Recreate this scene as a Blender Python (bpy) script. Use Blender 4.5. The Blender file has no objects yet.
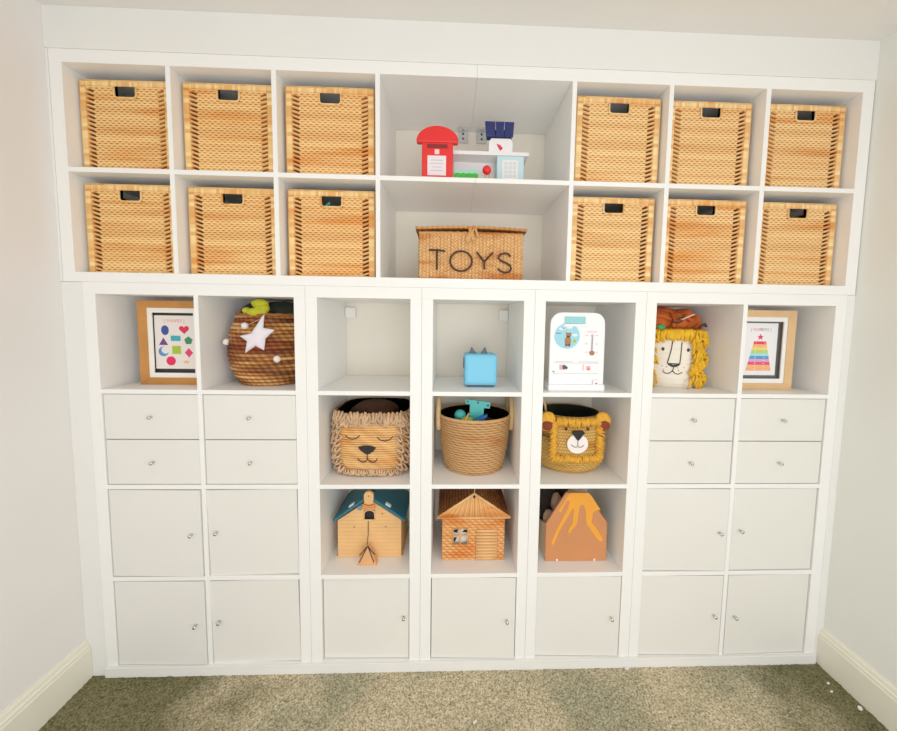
import bpy, bmesh, math, random
from math import sin, cos, pi, sqrt, radians
random.seed(7)
C = bpy.context.scene.collection
S = 0.01                                   # everything below is written in centimetres

# ------------------------------------------------------------------ materials
def lin(c):
    return tuple((x/12.92 if x <= .04045 else ((x+.055)/1.055)**2.4) for x in c)
def rgb(r, g, b): return lin((r/255, g/255, b/255)) + (1,)
def new_mat(name):
    m = bpy.data.materials.new(name); m.use_nodes = True
    nt = m.node_tree
    return m, nt, nt.nodes['Principled BSDF']
def mat(name, col, rough=.6, metal=0, var=0, scale=20, bump=0, bscale=200, spec=.5):
    m, nt, b = new_mat(name)
    b.inputs['Roughness'].default_value = rough
    b.inputs['Metallic'].default_value = metal
    b.inputs['Specular IOR Level'].default_value = spec
    b.inputs['Base Color'].default_value = col
    tc = nt.nodes.new('ShaderNodeTexCoord')
    n = nt.nodes.new('ShaderNodeTexNoise'); n.inputs['Scale'].default_value = scale; n.inputs['Detail'].default_value = 4
    nt.links.new(tc.outputs['Object'], n.inputs['Vector'])
    r = nt.nodes.new('ShaderNodeValToRGB')
    r.color_ramp.elements[0].position = .3; r.color_ramp.elements[1].position = .7
    r.color_ramp.elements[0].color = tuple(c*(1-var) for c in col[:3]) + (1,)
    r.color_ramp.elements[1].color = tuple(min(1, c*(1+var*.6)) for c in col[:3]) + (1,)
    nt.links.new(n.outputs['Fac'], r.inputs['Fac']); nt.links.new(r.outputs['Color'], b.inputs['Base Color'])
    if bump:
        n2 = nt.nodes.new('ShaderNodeTexNoise'); n2.inputs['Scale'].default_value = bscale; n2.inputs['Detail'].default_value = 3
        nt.links.new(tc.outputs['Object'], n2.inputs['Vector'])
        bp = nt.nodes.new('ShaderNodeBump'); bp.inputs['Strength'].default_value = bump; bp.inputs['Distance'].default_value = .004
        nt.links.new(n2.outputs['Fac'], bp.inputs['Height']); nt.links.new(bp.outputs['Normal'], b.inputs['Normal'])
    return m
def weave_mat(name, stops, band=None, bandscale=9, bandlo=.55, rand=.0, rough=.65, stretch=(.25, .25, 1)):
    """colour from the per-vertex height of the weave, with streaky bands of a second tint"""
    m, nt, b = new_mat(name); b.inputs['Roughness'].default_value = rough; b.inputs['Specular IOR Level'].default_value = .3
    L = nt.links
    at = nt.nodes.new('ShaderNodeAttribute'); at.attribute_name = 'tone'
    r = nt.nodes.new('ShaderNodeValToRGB')
    while len(r.color_ramp.elements) < len(stops): r.color_ramp.elements.new(.5)
    for e, (p, c) in zip(r.color_ramp.elements, stops): e.position = p; e.color = c
    L.new(at.outputs['Fac'], r.inputs['Fac'])
    out = r.outputs['Color']
    tc = nt.nodes.new('ShaderNodeTexCoord'); oi = nt.nodes.new('ShaderNodeObjectInfo')
    mp = nt.nodes.new('ShaderNodeMapping'); mp.inputs['Scale'].default_value = stretch
    L.new(tc.outputs['Object'], mp.inputs['Vector'])
    ad = nt.nodes.new('ShaderNodeVectorMath'); ad.operation = 'MULTIPLY_ADD'
    ad.inputs[1].default_value = (1, 1, 1)
    cm = nt.nodes.new('ShaderNodeCombineXYZ'); ml = nt.nodes.new('ShaderNodeMath'); ml.operation = 'MULTIPLY'; ml.inputs[1].default_value = 17
    L.new(oi.outputs['Random'], ml.inputs[0])
    for k in range(3): L.new(ml.outputs[0], cm.inputs[k])
    L.new(mp.outputs[0], ad.inputs[0]); L.new(cm.outputs[0], ad.inputs[2])
    if band:
        n = nt.nodes.new('ShaderNodeTexNoise'); n.inputs['Scale'].default_value = bandscale; n.inputs['Detail'].default_value = 5
        L.new(ad.outputs[0], n.inputs['Vector'])
        rr = nt.nodes.new('ShaderNodeValToRGB'); rr.color_ramp.elements[0].position = bandlo; rr.color_ramp.elements[1].position = bandlo+.17
        rr.color_ramp.elements[0].color = (0, 0, 0, 1); rr.color_ramp.elements[1].color = (1, 1, 1, 1)
        L.new(n.outputs['Fac'], rr.inputs['Fac'])
        mx = nt.nodes.new('ShaderNodeMix'); mx.data_type = 'RGBA'; mx.blend_type = 'MULTIPLY'
        mx.inputs[7].default_value = band
        L.new(rr.outputs['Color'], mx.inputs[0]); L.new(out, mx.inputs[6]); out = mx.outputs[2]
    tm = nt.nodes.new('ShaderNodeMix'); tm.data_type = 'RGBA'; tm.blend_type = 'MULTIPLY'; tm.inputs[0].default_value = 1
    L.new(out, tm.inputs[6]); L.new(oi.outputs['Color'], tm.inputs[7]); out = tm.outputs[2]
    L.new(out, b.inputs['Base Color'])
    return m

M = {}
M['white'] = mat('white laminate', rgb(250, 249, 245), .42, var=.012, scale=3)
M['door'] = mat('white door foil', rgb(236, 234, 226), .38, var=.015, scale=3)
M['backwall'] = mat('cream back wall paint', rgb(246, 238, 222), .85, var=.02, scale=2)
M['trim'] = mat('white painted board', rgb(240, 239, 234), .5, var=.015, scale=4)
M['wall'] = mat('white wall paint', rgb(240, 236, 233), .85, var=.02, scale=2, bump=.05, bscale=60)
M['wallr'] = mat('cream wall paint', rgb(240, 241, 234), .85, var=.02, scale=2, bump=.05, bscale=60)
M['ceil'] = mat('ceiling paint', rgb(238, 235, 230), .9, var=.03, scale=2, bump=.06, bscale=40)
M['base'] = mat('baseboard gloss', rgb(241, 237, 217), .35, var=.01)
M['chrome'] = mat('brushed steel', (.62, .6, .57, 1), .25, 1)
M['zinc'] = mat('zinc plate', (.55, .55, .53, 1), .4, .8)
M['plastic'] = mat('white plastic', rgb(244, 242, 234), .4)
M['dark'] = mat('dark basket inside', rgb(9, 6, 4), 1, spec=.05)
M['black'] = mat('black felt', rgb(22, 20, 20), .8)
M['thread'] = mat('dark brown thread', rgb(58, 36, 26), .8)
M['wicker'] = weave_mat('peeled willow weave', [(0, rgb(64, 30, 12)), (.25, rgb(176, 100, 40)), (.58, rgb(230, 170, 98)), (1, rgb(255, 226, 164))], rgb(240, 200, 150), 11, .53, stretch=(.16, .16, 1.7))
M['rim'] = weave_mat('split willow band', [(0, rgb(190, 122, 58)), (.6, rgb(228, 174, 106)), (1, rgb(246, 208, 146))], rgb(235, 190, 130), 40, .5, stretch=(1, .3, .12))
M['seagrass'] = weave_mat('braided seagrass', [(0, rgb(104, 60, 26)), (.35, rgb(184, 122, 62)), (.7, rgb(218, 160, 96)), (1, rgb(240, 200, 140))], rgb(225, 180, 130), 25, .5)
M['straw'] = weave_mat('natural straw', [(0, rgb(120, 66, 26)), (.4, rgb(214, 146, 74)), (1, rgb(248, 202, 132))], rgb(240, 190, 120), 16, .5)
M['rope'] = weave_mat('twisted rush', [(0, rgb(44, 22, 8)), (.35, rgb(134, 78, 30)), (.7, rgb(190, 126, 60)), (1, rgb(228, 178, 110))], rgb(170, 110, 62), 14, .46, stretch=(.2, .2, 1.4))
M['tan'] = weave_mat('tan paper cord', [(0, rgb(104, 62, 28)), (.4, rgb(188, 134, 78)), (1, rgb(230, 188, 130))], rgb(236, 206, 166), 20, .5)
M['mustard'] = weave_mat('mustard straw', [(0, rgb(120, 82, 26)), (.4, rgb(196, 148, 66)), (1, rgb(228, 188, 104))], rgb(225, 190, 130), 20, .5)
M['hutroof'] = weave_mat('brown rush thatch', [(0, rgb(50, 24, 8)), (.45, rgb(140, 80, 32)), (1, rgb(190, 124, 60))], rgb(220, 170, 120), 30, .5)
M['hutwall'] = weave_mat('orange rush weave', [(0, rgb(122, 62, 20)), (.4, rgb(222, 146, 74)), (1, rgb(250, 200, 134))], rgb(240, 190, 130), 24, .5)
M['cord'] = mat('jute cord', rgb(212, 172, 130), .8, var=.3, scale=40)
M['handle'] = mat('pale rope handle', rgb(222, 184, 128), .8, var=.15, scale=60)
M['pinewood'] = mat('light plywood', rgb(240, 184, 116), .55, var=.09, scale=12)
M['oak'] = mat('honey oak frame', rgb(196, 128, 54), .5, var=.16, scale=14)
M['beech'] = mat('pale beech frame', rgb(228, 184, 130), .5, var=.08, scale=14)
M['mount'] = mat('cream mount board', rgb(248, 244, 232), .7)
M['mountw'] = mat('white mount board', rgb(246, 246, 244), .7)
M['shadowbox'] = mat('charcoal backing card', rgb(54, 50, 48), .8)
M['shadowbox2'] = mat('grey backing card', rgb(104, 106, 102), .8)
M['paper'] = mat('print paper', rgb(238, 228, 222), .7)
M['paperw'] = mat('white print paper', rgb(246, 244, 246), .7)
def flat(n, r, g, b, rough=.6, **k):
    if n not in M: M[n] = mat(n, rgb(r, g, b), rough, **k)
    return M[n]
flat('postbox red', 236, 16, 18, .4); flat('deep red', 120, 8, 12); flat('pink white', 246, 214, 214); flat('notice white', 244, 232, 236)
flat('pale blue', 192, 226, 232, .5); flat('key grey', 214, 220, 222); flat('navy', 16, 30, 96, .5); flat('toy white', 244, 240, 240, .5); flat('toy green', 60, 178, 40, .5); flat('toy mint', 150, 220, 190, .5)
flat('sky blue', 112, 202, 240, .55); flat('slate', 84, 96, 104, .6); flat('teal', 62, 190, 184, .5); flat('deep teal', 22, 128, 142, .6)
flat('blue', 28, 108, 200, .45); flat('yellow green', 196, 190, 40, .6); flat('lime', 190, 190, 20, .75, var=.25, scale=30); flat('forest', 26, 34, 20, .9, var=.4, scale=20)
flat('star white', 236, 228, 236, .85); flat('pom white', 244, 236, 226, .95, var=.06, bump=.6, bscale=300)
flat('yarn orange', 232, 164, 42, .85, var=.22, scale=70); flat('yarn yellow', 250, 184, 20, .85, var=.25, scale=60)
flat('rust', 196, 86, 16, .9, var=.22, scale=18, bump=.3, bscale=120); flat('rust dark', 124, 44, 16, .9); flat('canvas', 250, 240, 222, .9, var=.03, bump=.15, bscale=200)
flat('felt white', 250, 240, 234, .9); flat('ink', 40, 36, 36, .7); flat('green plastic', 20, 150, 80, .5)
flat('brown plush', 92, 58, 36, .95, var=.4, scale=25, bump=.5, bscale=150); flat('dark plush', 34, 24, 18, .95, var=.4, scale=25); flat('grey pink plush', 176, 142, 122, .95, var=.2, scale=25)
flat('volcano brown', 206, 130, 74, .55, var=.06, scale=8); flat('lava', 250, 160, 34, .55, var=.1, scale=7); flat('volcano wood', 222, 196, 156, .6, var=.08)
flat('tent wood', 228, 160, 98, .55, var=.08); flat('teal roof', 8, 96, 116, .55, var=.1, scale=10); flat('bear brown', 168, 112, 70, .7); flat('bow orange', 226, 134, 62, .7); flat('butterfly blue', 110, 140, 150, .7)
flat('board white', 246, 248, 250, .35); flat('board blue', 150, 214, 232, .5); flat('board teal', 140, 210, 214, .5); flat('cloud', 232, 246, 250, .5); flat('print grey', 190, 192, 196, .6)
flat('print red', 232, 80, 84, .6); flat('print pink', 240, 170, 180, .6); flat('steel grey', 150, 152, 160, .5); flat('print navy', 60, 84, 104, .6)
for n, c in {'p blue': (40, 66, 148), 'p red': (222, 20, 72), 'p teal': (44, 160, 178), 'p purple': (96, 48, 120), 'p green': (30, 130, 84), 'p sky': (64, 140, 196), 'p lime': (160, 190, 40), 'p rose': (226, 44, 100), 'p crimson': (228, 12, 80), 'p orange': (240, 182, 110), 'p coral': (238, 130, 120), 'p grey': (170, 166, 170),
          'r red': (236, 44, 72), 'r peach': (250, 178, 120), 'r yellow': (250, 212, 110), 'r green': (176, 216, 100), 'r mint': (160, 222, 226), 'r blue': (60, 150, 214), 'r lilac': (216, 160, 204), 'r pink': (240, 60, 104), 'r orange': (250, 170, 110), 'r star': (224, 24, 100)}.items(): flat(n, *c)

# carpet
def carpet_mat():
    m, nt, b = new_mat('cut pile carpet'); L = nt.links
    b.inputs['Roughness'].default_value = .95; b.inputs['Specular IOR Level'].default_value = .1
    tc = nt.nodes.new('ShaderNodeTexCoord')
    def noise(scale, det):
        n = nt.nodes.new('ShaderNodeTexNoise'); n.inputs['Scale'].default_value = scale; n.inputs['Detail'].default_value = det
        L.new(tc.outputs['Object'], n.inputs['Vector']); return n
    def ramp(src, stops):
        r = nt.nodes.new('ShaderNodeValToRGB')
        while len(r.color_ramp.elements) < len(stops): r.color_ramp.elements.new(.5)
        for e, (p, c) in zip(r.color_ramp.elements, stops): e.position = p; e.color = c
        L.new(src, r.inputs['Fac']); return r.outputs['Color']
    fine = ramp(noise(165, 5).outputs['Fac'], [(.3, rgb(120, 110, 86)), (.45, rgb(190, 179, 152)), (.57, rgb(228, 218, 192)), (.72, rgb(255, 252, 236))])
    patch = ramp(noise(2.6, 3).outputs['Fac'], [(.4, rgb(200, 202, 188)), (.56, rgb(240, 233, 218))])
    mx = nt.nodes.new('ShaderNodeMix'); mx.data_type = 'RGBA'; mx.blend_type = 'MULTIPLY'; mx.inputs[0].default_value = 1
    L.new(fine, mx.inputs[6]); L.new(patch, mx.inputs[7])
    # dark green-grey shade towards both corners, painted into the pile colour
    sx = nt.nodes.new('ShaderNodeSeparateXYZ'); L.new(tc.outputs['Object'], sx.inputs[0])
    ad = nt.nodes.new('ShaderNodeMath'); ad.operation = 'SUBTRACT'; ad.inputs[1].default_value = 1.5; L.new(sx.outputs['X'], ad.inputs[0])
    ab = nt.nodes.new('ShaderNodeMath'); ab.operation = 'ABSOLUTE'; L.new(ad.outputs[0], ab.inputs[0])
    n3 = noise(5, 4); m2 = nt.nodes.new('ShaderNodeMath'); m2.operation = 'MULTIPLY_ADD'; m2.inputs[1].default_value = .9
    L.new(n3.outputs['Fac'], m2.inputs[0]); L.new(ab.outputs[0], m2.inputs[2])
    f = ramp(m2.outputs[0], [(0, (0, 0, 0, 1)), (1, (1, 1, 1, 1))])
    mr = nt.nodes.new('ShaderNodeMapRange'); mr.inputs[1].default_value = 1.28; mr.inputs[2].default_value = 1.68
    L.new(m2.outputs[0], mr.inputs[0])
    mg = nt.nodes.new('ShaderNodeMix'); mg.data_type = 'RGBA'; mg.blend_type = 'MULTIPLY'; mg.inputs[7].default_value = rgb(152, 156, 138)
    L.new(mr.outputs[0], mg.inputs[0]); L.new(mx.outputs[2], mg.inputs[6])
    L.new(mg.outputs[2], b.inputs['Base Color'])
    bp = nt.nodes.new('ShaderNodeBump'); bp.inputs['Strength'].default_value = .7; bp.inputs['Distance'].default_value = .005
    L.new(noise(120, 4).outputs['Fac'], bp.inputs['Height']); L.new(bp.outputs['Normal'], b.inputs['Normal'])
    return m
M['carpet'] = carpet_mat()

# ------------------------------------------------------------------ mesh builder
class MB:
    def __init__(s): s.v = []; s.f = []; s.m = []; s.t = {}; s.cur = 0; s.smooth = []; s.sm = False
    def add(s, vs, fs, tones=None):
        o = len(s.v); s.v += [tuple(p) for p in vs]
        for f in fs: s.f.append(tuple(i+o for i in f)); s.m.append(s.cur); s.smooth.append(s.sm)
        if tones is not None:
            for i, t in enumerate(tones): s.t[o+i] = t
        return s
    def use(s, i): s.cur = i; return s
    def box(s, x0, x1, y0, y1, z0, z1):
        v = [(x, y, z) for x in (x0, x1) for y in (y0, y1) for z in (z0, z1)]
        return s.add(v, [(0, 1, 3, 2), (4, 6, 7, 5), (0, 4, 5, 1), (2, 3, 7, 6), (0, 2, 6, 4), (1, 5, 7, 3)])
    def prism(s, pts, y0, y1):
        """polygon in XZ, counter-clockwise seen from -Y, extruded y0 (front) .. y1"""
        a = sum(pts[i][0]*pts[(i+1) % len(pts)][1]-pts[(i+1) % len(pts)][0]*pts[i][1] for i in range(len(pts)))
        if a < 0: pts = pts[::-1]
        n = len(pts)
        v = [(x, y0, z) for x, z in pts]+[(x, y1, z) for x, z in pts]
        f = [tuple(range(n)), tuple(range(2*n-1, n-1, -1))]+[(i, i+n, (i+1) % n+n, (i+1) % n) for i in range(n)]
        return s.add(v, f)
    def ellipse(s, cx, cz, rx, rz, y0, y1, n=28):
        return s.prism([(cx+rx*cos(2*pi*i/n), cz+rz*sin(2*pi*i/n)) for i in range(n)], y0, y1)
    def tube(s, path, r, seg=8, closed=False, tone=None, taper=None):
        old = s.sm; s.sm = True
        n = len(path); vs = []; tn = []
        up0 = None
        for i, p in enumerate(path):
            a = path[(i-1) % n] if (closed or i > 0) else p
            b = path[(i+1) % n] if (closed or i < n-1) else p
            d = [b[k]-a[k] for k in range(3)]; l = sqrt(sum(x*x for x in d)) or 1; d = [x/l for x in d]
            if up0 is None: up0 = (0, 0, 1) if abs(d[2]) < .9 else (1, 0, 0)
            dt = sum(up0[k]*d[k] for k in range(3)); u = [up0[k]-dt*d[k] for k in range(3)]
            l = sqrt(sum(x*x for x in u)) or 1; u = [x/l for x in u]; up0 = u
            w = [d[1]*u[2]-d[2]*u[1], d[2]*u[0]-d[0]*u[2], d[0]*u[1]-d[1]*u[0]]
            rr = r*(taper[i] if taper else 1)
            for j in range(seg):
                an = 2*pi*j/seg
                vs.append(tuple(p[k]+rr*(cos(an)*u[k]+sin(an)*w[k]) for k in range(3)))
                tn.append(.7 if tone is None else tone)
        fs = []
        for i in range(n if closed else n-1):
            for j in range(seg):
                i2 = (i+1) % n; j2 = (j+1) % seg
                fs.append((i*seg+j, i*seg+j2, i2*seg+j2, i2*seg+j))
        if not closed:
            fs.append(tuple(range(seg-1, -1, -1))); fs.append(tuple((n-1)*seg+j for j in range(seg)))
        s.add(vs, fs, tn if tone is not None else None); s.sm = old; return s
    def grid(s, fn, nu, nv, cu=False, skip=None, tone=True):
        """fn(i,j)->(point, tone); wraps in u when cu"""
        old = s.sm; s.sm = True
        vs = []; tn = []
        U = nu if cu else nu+1
        for j in range(nv+1):
            for i in range(U):
                p, t = fn(i, j); vs.append(p); tn.append(t)
        fs = []
        for j in range(nv):
            for i in range(nu):
                if skip and skip(i, j): continue
                i2 = (i+1) % U
                fs.append((j*U+i, j*U+i2, (j+1)*U+i2, (j+1)*U+i))
        s.add(vs, fs, tn if tone else None); s.sm = old; return s
    def ball(s, c, rx, ry=None, rz=None, nu=20, nv=12, lump=0, seed=0):
        ry = ry or rx; rz = rz or rx
        def fn(i, j):
            a = 2*pi*i/nu; b = -pi/2+pi*j/nv
            k = 1+lump*(sin(3*a+seed)*cos(4*b+seed*1.7)+.6*sin(5*a-seed*2)*cos(3*b))*cos(b)
            return (c[0]+rx*k*cos(a)*cos(b), c[1]+ry*k*sin(a)*cos(b), c[2]+rz*k*sin(b)), .7
        return s.grid(fn, nu, nv, True, tone=False)
    def lathe(s, prof, seg=40, c=(0, 0), cap=True):
        old = s.sm; s.sm = True
        vs = [(c[0]+r*cos(2*pi*i/seg), c[1]+r*sin(2*pi*i/seg), z) for r, z in prof for i in range(seg)]
        fs = [(j*seg+i, j*seg+(i+1) % seg, (j+1)*seg+(i+1) % seg, (j+1)*seg+i) for j in range(len(prof)-1) for i in range(seg)]
        if cap: fs += [tuple(range(seg-1, -1, -1)), tuple((len(prof)-1)*seg+i for i in range(seg))]
        s.add(vs, fs); s.sm = old; return s
    def text(s, body, size, x, y, z, font_bold=False, align='CENTER', extrude=.02):
        cu = bpy.data.curves.new('lettering', 'FONT'); cu.body = body; cu.size = size; cu.align_x = align; cu.align_y = 'CENTER'
        ob = bpy.data.objects.new('lettering', cu); C.objects.link(ob)
        me = ob.to_mesh()
        vs = [(x+v.co.x, y, z+v.co.y) for v in me.vertices]; fs = [tuple(p.vertices) for p in me.polygons]
        ob.to_mesh_clear(); bpy.data.objects.remove(ob); bpy.data.curves.remove(cu)
        return s.add(vs, fs)
    def build(s, name, mats, parent=None, loc=None, bevel=0, label=None, auto=None, kind=None, rot=None, solidify=0):
        me = bpy.data.meshes.new(name)
        me.from_pydata([(x*S, y*S, z*S) for x, y, z in s.v], [], s.f)
        if not isinstance(mats, (list, tuple)): mats = [mats]
        for m in mats: me.materials.append(M[m] if isinstance(m, str) else m)
        me.polygons.foreach_set('material_index', s.m)
        me.polygons.foreach_set('use_smooth', s.smooth)
        if s.t:
            a = me.attributes.new('tone', 'FLOAT', 'POINT')
            a.data.foreach_set('value', [s.t.get(i, .7) for i in range(len(s.v))])
        me.update()
        o = bpy.data.objects.new(name, me); C.objects.link(o)
        if parent: o.parent = parent
        if loc: o.location = tuple(c*S for c in loc)
        if rot: o.rotation_euler = rot
        if bevel:
            b = o.modifiers.new('bevel', 'BEVEL'); b.width = bevel*S; b.segments = 2; b.limit_method = 'ANGLE'; b.angle_limit = radians(50)
        if label: o['label'] = label
        if kind: o['kind'] = kind
        return o
def thing(name, label, cat, loc=(0, 0, 0), rz=0, group=None):
    o = bpy.data.objects.new(name, None); C.objects.link(o); o.empty_display_size = .05
    o.location = tuple(c*S for c in loc); o.rotation_euler = (0, 0, rz)
    o['label'] = label; o['category'] = cat
    if group: o['group'] = group
    return o
def tag(o, label, cat, group=None):
    o['label'] = label; o['category'] = cat
    if group: o['group'] = group
    return o
def struct(name, mb, m, bevel=0): return mb.build(name, m, bevel=bevel, kind='structure')
def arc(cx, cz, r, a0, a1, n=12, rz=None):
    rz = rz or r
    return [(cx+r*cos(radians(a0+(a1-a0)*i/n)), cz+rz*sin(radians(a0+(a1-a0)*i/n))) for i in range(n+1)]
def interp(prof, t):
    """prof: [(t, val)]"""
    for (a, va), (b, vb) in zip(prof, prof[1:]):
        if t <= b:
            k = (t-a)/(b-a) if b > a else 0; k = k*k*(3-2*k) if False else k
            return va+(vb-va)*k
    return prof[-1][1]

# ------------------------------------------------------------------ setting
XL, XR, ZC, YB, YF = -7.3, 283.2, 240.3, 38.4, -300
struct('wall_back', MB().box(XL-10, XR+10, YB, YB+8, 0, ZC+6), 'backwall')
struct('wall_left', MB().box(XL-10, XL, YF, YB, 0, ZC+6), 'wall')
struct('wall_right', MB().box(XR, XR+10, YF, YB, 0, ZC+6), 'wallr')
struct('ceiling', MB().box(XL, XR, YF, YB, ZC, ZC+6), 'ceil')
# carpet floor with a tufted pile near the shelves
fl = MB()
fl.sm = True
nx, ny = 420, 130
def pile(i, j):
    x = XL+(XR-XL)*i/nx; y = 0.4-88*j/ny
    h = random.random()
    return (x+random.uniform(-.25, .25)*(0 < i < nx), y+random.uniform(-.25, .25)*(0 < j < ny), -.05+.5*h*(0 < j < ny)), .7
fl.grid(lambda i, j: pile(i, ny-j), nx, ny, tone=False)
fl.sm = False
fl.box(XL, XR, YF, -87.6, -4, 0); fl.box(XL, XR, -87.6, YB, -4, -.1)
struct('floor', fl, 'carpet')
for side, x, sg in (('left', XL, 1), ('right', XR, -1)):
    b = MB()
    prof = [(0, 0), (2, 0), (2, 11.6), (1.7, 12.2), (1.7, 12.9), (1.2, 13.4), (1.0, 14.4), (.5, 15.0), (0, 15.0)]
    n = len(prof)
    vs = [(x+sg*a, YF, z) for a, z in prof]+[(x+sg*a, -.05, z) for a, z in prof]
    fs = [(i, i+n, (i+1) % n+n, (i+1) % n) if sg < 0 else (i, (i+1) % n, (i+1) % n+n, i+n) for i in range(n)]
    fs += [tuple(range(n)), tuple(range(2*n-1, n-1, -1))]
    b.add(vs, fs)
    struct('baseboard_'+side, b, 'base')
struct('trim_1', MB().box(XL, XR, -.2, 1.6, 226.9, ZC), 'trim', .1)              # fascia over the upper unit
g = MB().box(XL, -.05, .1, 1.7, 0, 149.4); struct('trim_2', g, 'trim', .15)         # left filler beside the lower units
struct('trim_3', MB().box(XL, -6.4, -.1, 1.6, 149.5, 226.8), 'trim', .1)
struct('trim_4', MB().box(280.2, XR, .05, 1.7, 0, 149.4), 'trim', .15)
struct('trim_5', MB().box(-.05, 280.2, -.9, -.02, .1, 4.1), 'trim', .12)          # plinth strip in front of the carcasses

# ------------------------------------------------------------------ shelf units
D = 38.0
def knob(x, z, parent, y=0, name='knob'):
    k = MB()
    pr = [(.3, 0), (.3, -.7), (.62, -1.0), (.66, -1.7), (.5, -1.95), (.05, -2.0)]
    seg = 14; k.sm = True
    vs = [(x+r*cos(2*pi*i/seg), y+d, z+r*sin(2*pi*i/seg)) for r, d in pr for i in range(seg)]
    fs = [(j*seg+i, (j+1)*seg+i, (j+1)*seg+(i+1) % seg, j*seg+(i+1) % seg)[::-1] for j in range(len(pr)-1) for i in range(seg)]
    k.add(vs, fs+[tuple((len(pr)-1)*seg+i for i in range(seg))])
    return k.build(name, 'chrome', parent)
def door(parent, x0, x1, z0, z1, hinge, y=0, ang=0, roll=0, kz=None, kx=3.2):
    """hinge 'l' or 'r'; local origin at hinge edge"""
    hx = x0 if hinge == 'l' else x1
    w = x1-x0
    m = MB().box(0 if hinge == 'l' else -w, w if hinge == 'l' else 0, 0, 1.6, 0, z1-z0)
    o = m.build('door', 'door', parent, (hx, y, z0), .12, rot=(0, roll, -ang if hinge == 'l' else ang))
    kxx = (w-kx) if hinge == 'l' else -(w-kx)
    knob(kxx, (kz-z0) if kz else (z1-z0)/2, o, 0, 'handle')
    return o
def drawer(parent, x0, x1, z0, z1, y=0):
    m = MB().box(0, x1-x0, 0, 1.6, 0, z1-z0)
    m.box(.8, 2, 1.6, 33, .8, z1-z0-3); m.box(x1-x0-2, x1-x0-.8, 1.6, 33, .8, z1-z0-3); m.box(2, x1-x0-2, 32, 33, .8, z1-z0-3); m.box(2, x1-x0-2, 1.6, 32, .8, 1.4)
    o = m.build('drawer', 'door', parent, (x0, y, z0), .1)
    knob((x1-x0)/2, (z1-z0)/2, o, 0, 'knob')
    return o
ROW = [(111.23, 145.3), (75.53, 109.6), (39.83, 73.9), (4.13, 38.2)]
def lower_unit(name, label, cat, X0, X1, cells, group=None):
    cx = (X0+X1)/2
    t = thing(name, label, cat, (cx, D/2, 0), 0, group)
    def P(mb, nm): return mb.build(nm, 'white', t, (-cx, -D/2, 0), .09)
    e = .04
    P(MB().box(X0+e, X1-e, 0, D, 145.3, 149.46), 'top_panel')
    P(MB().box(X0+e, X1-e, 0, D, 0, 4.13), 'bottom_panel')
    P(MB().box(X0+e, cells[0][0], 0, D, 4.13, 145.3), 'side_panel')
    P(MB().box(cells[-1][1], X1-e, 0, D, 4.13, 145.3), 'side_panel')
    for a, b in zip(cells, cells[1:]): P(MB().box(a[1], b[0], 0, D, 4.13, 145.3), 'divider')
    for a, b in cells:
        for z0 in (111.23, 75.53, 39.83): P(MB().box(a, b, 0, D, z0-1.63, z0), 'shelf')
    t['_c'] = cx
    return t
def shift(o, t):
    o.location.x -= t['_c']*S; o.location.y -= D/2*S
g1 = .28
U1 = lower_unit('cube_shelf_unit', 'white double column cube shelf unit with drawers and doors by the left wall', 'shelf unit', 0, 77.2, [(4.15, 38.0), (39.55, 73.2)])
U2 = lower_unit('cube_shelf_unit', 'white single column cube shelf unit whose top compartment stands empty', 'shelf unit', 77.2, 119.2, [(81.4, 115.05)])
U3 = lower_unit('cube_shelf_unit', 'white single column cube shelf unit in the middle, holding the light blue cube', 'shelf unit', 119.2, 160.8, [(123.3, 156.75)])
U4 = lower_unit('cube_shelf_unit', 'white single column cube shelf unit holding the white activity board at top', 'shelf unit', 160.8, 202.7, [(164.8, 198.6)])
U5 = lower_unit('cube_shelf_unit', 'white double column cube shelf unit with drawers and doors by the right wall', 'shelf unit', 202.7, 280.1, [(206.6, 239.9), (241.55, 275.9)])
for U, cl in ((U1, [(4.15, 38.0), (39.55, 73.2)]), (U5, [(206.6, 239.9), (241.55, 275.9)])):
    for a, b in cl:
        for z0, z1 in ((92.75, 109.3), (75.75, 92.4)): shift(drawer(U, a+g1, b-g1, z0, z1, .5), U)
g2 = .3
def dr(U, a, b, r, h, **k): shift(door(U, a+g2, b-g2, ROW[r][0]+g2, ROW[r][1]-g2, h, **k), U)
dr(U1, 4.15, 38.0, 2, 'l', y=.3, ang=radians(1.6), kz=56.8); dr(U1, 39.55, 73.2, 2, 'r', y=.8, ang=radians(.4), roll=radians(-.6), kz=57.3)
dr(U1, 4.15, 38.0, 3, 'l', y=.3, ang=radians(1.2), kz=20.8); dr(U1, 39.55, 73.2, 3, 'r', y=.8, ang=radians(.4), roll=radians(-.8), kz=21.8)
dr(U5, 206.6, 239.9, 2, 'l', y=.6, ang=radians(1.6), kz=56.1); dr(U5, 241.55, 275.9, 2, 'r', y=.6, ang=radians(.5), kz=56.7)
dr(U5, 206.6, 239.9, 3, 'l', y=.6, ang=radians(1.3), kz=21.6); dr(U5, 241.55, 275.9, 3, 'r', y=.6, ang=radians(1.), kz=20.8)
dr(U2, 81.4, 115.05, 3, 'l', y=1.6, ang=radians(1.0), kz=21.8, kx=1.9); dr(U3, 123.3, 156.75, 3, 'l', y=.9, ang=radians(1.8), kz=20.6, kx=3.2)
dr(U4, 164.8, 198.6, 3, 'l', y=1.2, ang=radians(2.0), kz=21., kx=3.4)
# wall fixings in the empty compartments
def fix(U, x0, x1, z0, z1):
    o = MB().box(x0, x1, YB-2.6, YB-.3, z0, z1).build('wall_bracket', 'plastic', U, bevel=.2); shift(o, U)
fix(U2, 81.6, 86.2, 138.2, 142.9); fix(U3, 152.4, 156.6, 137.8, 142.7)

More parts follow.
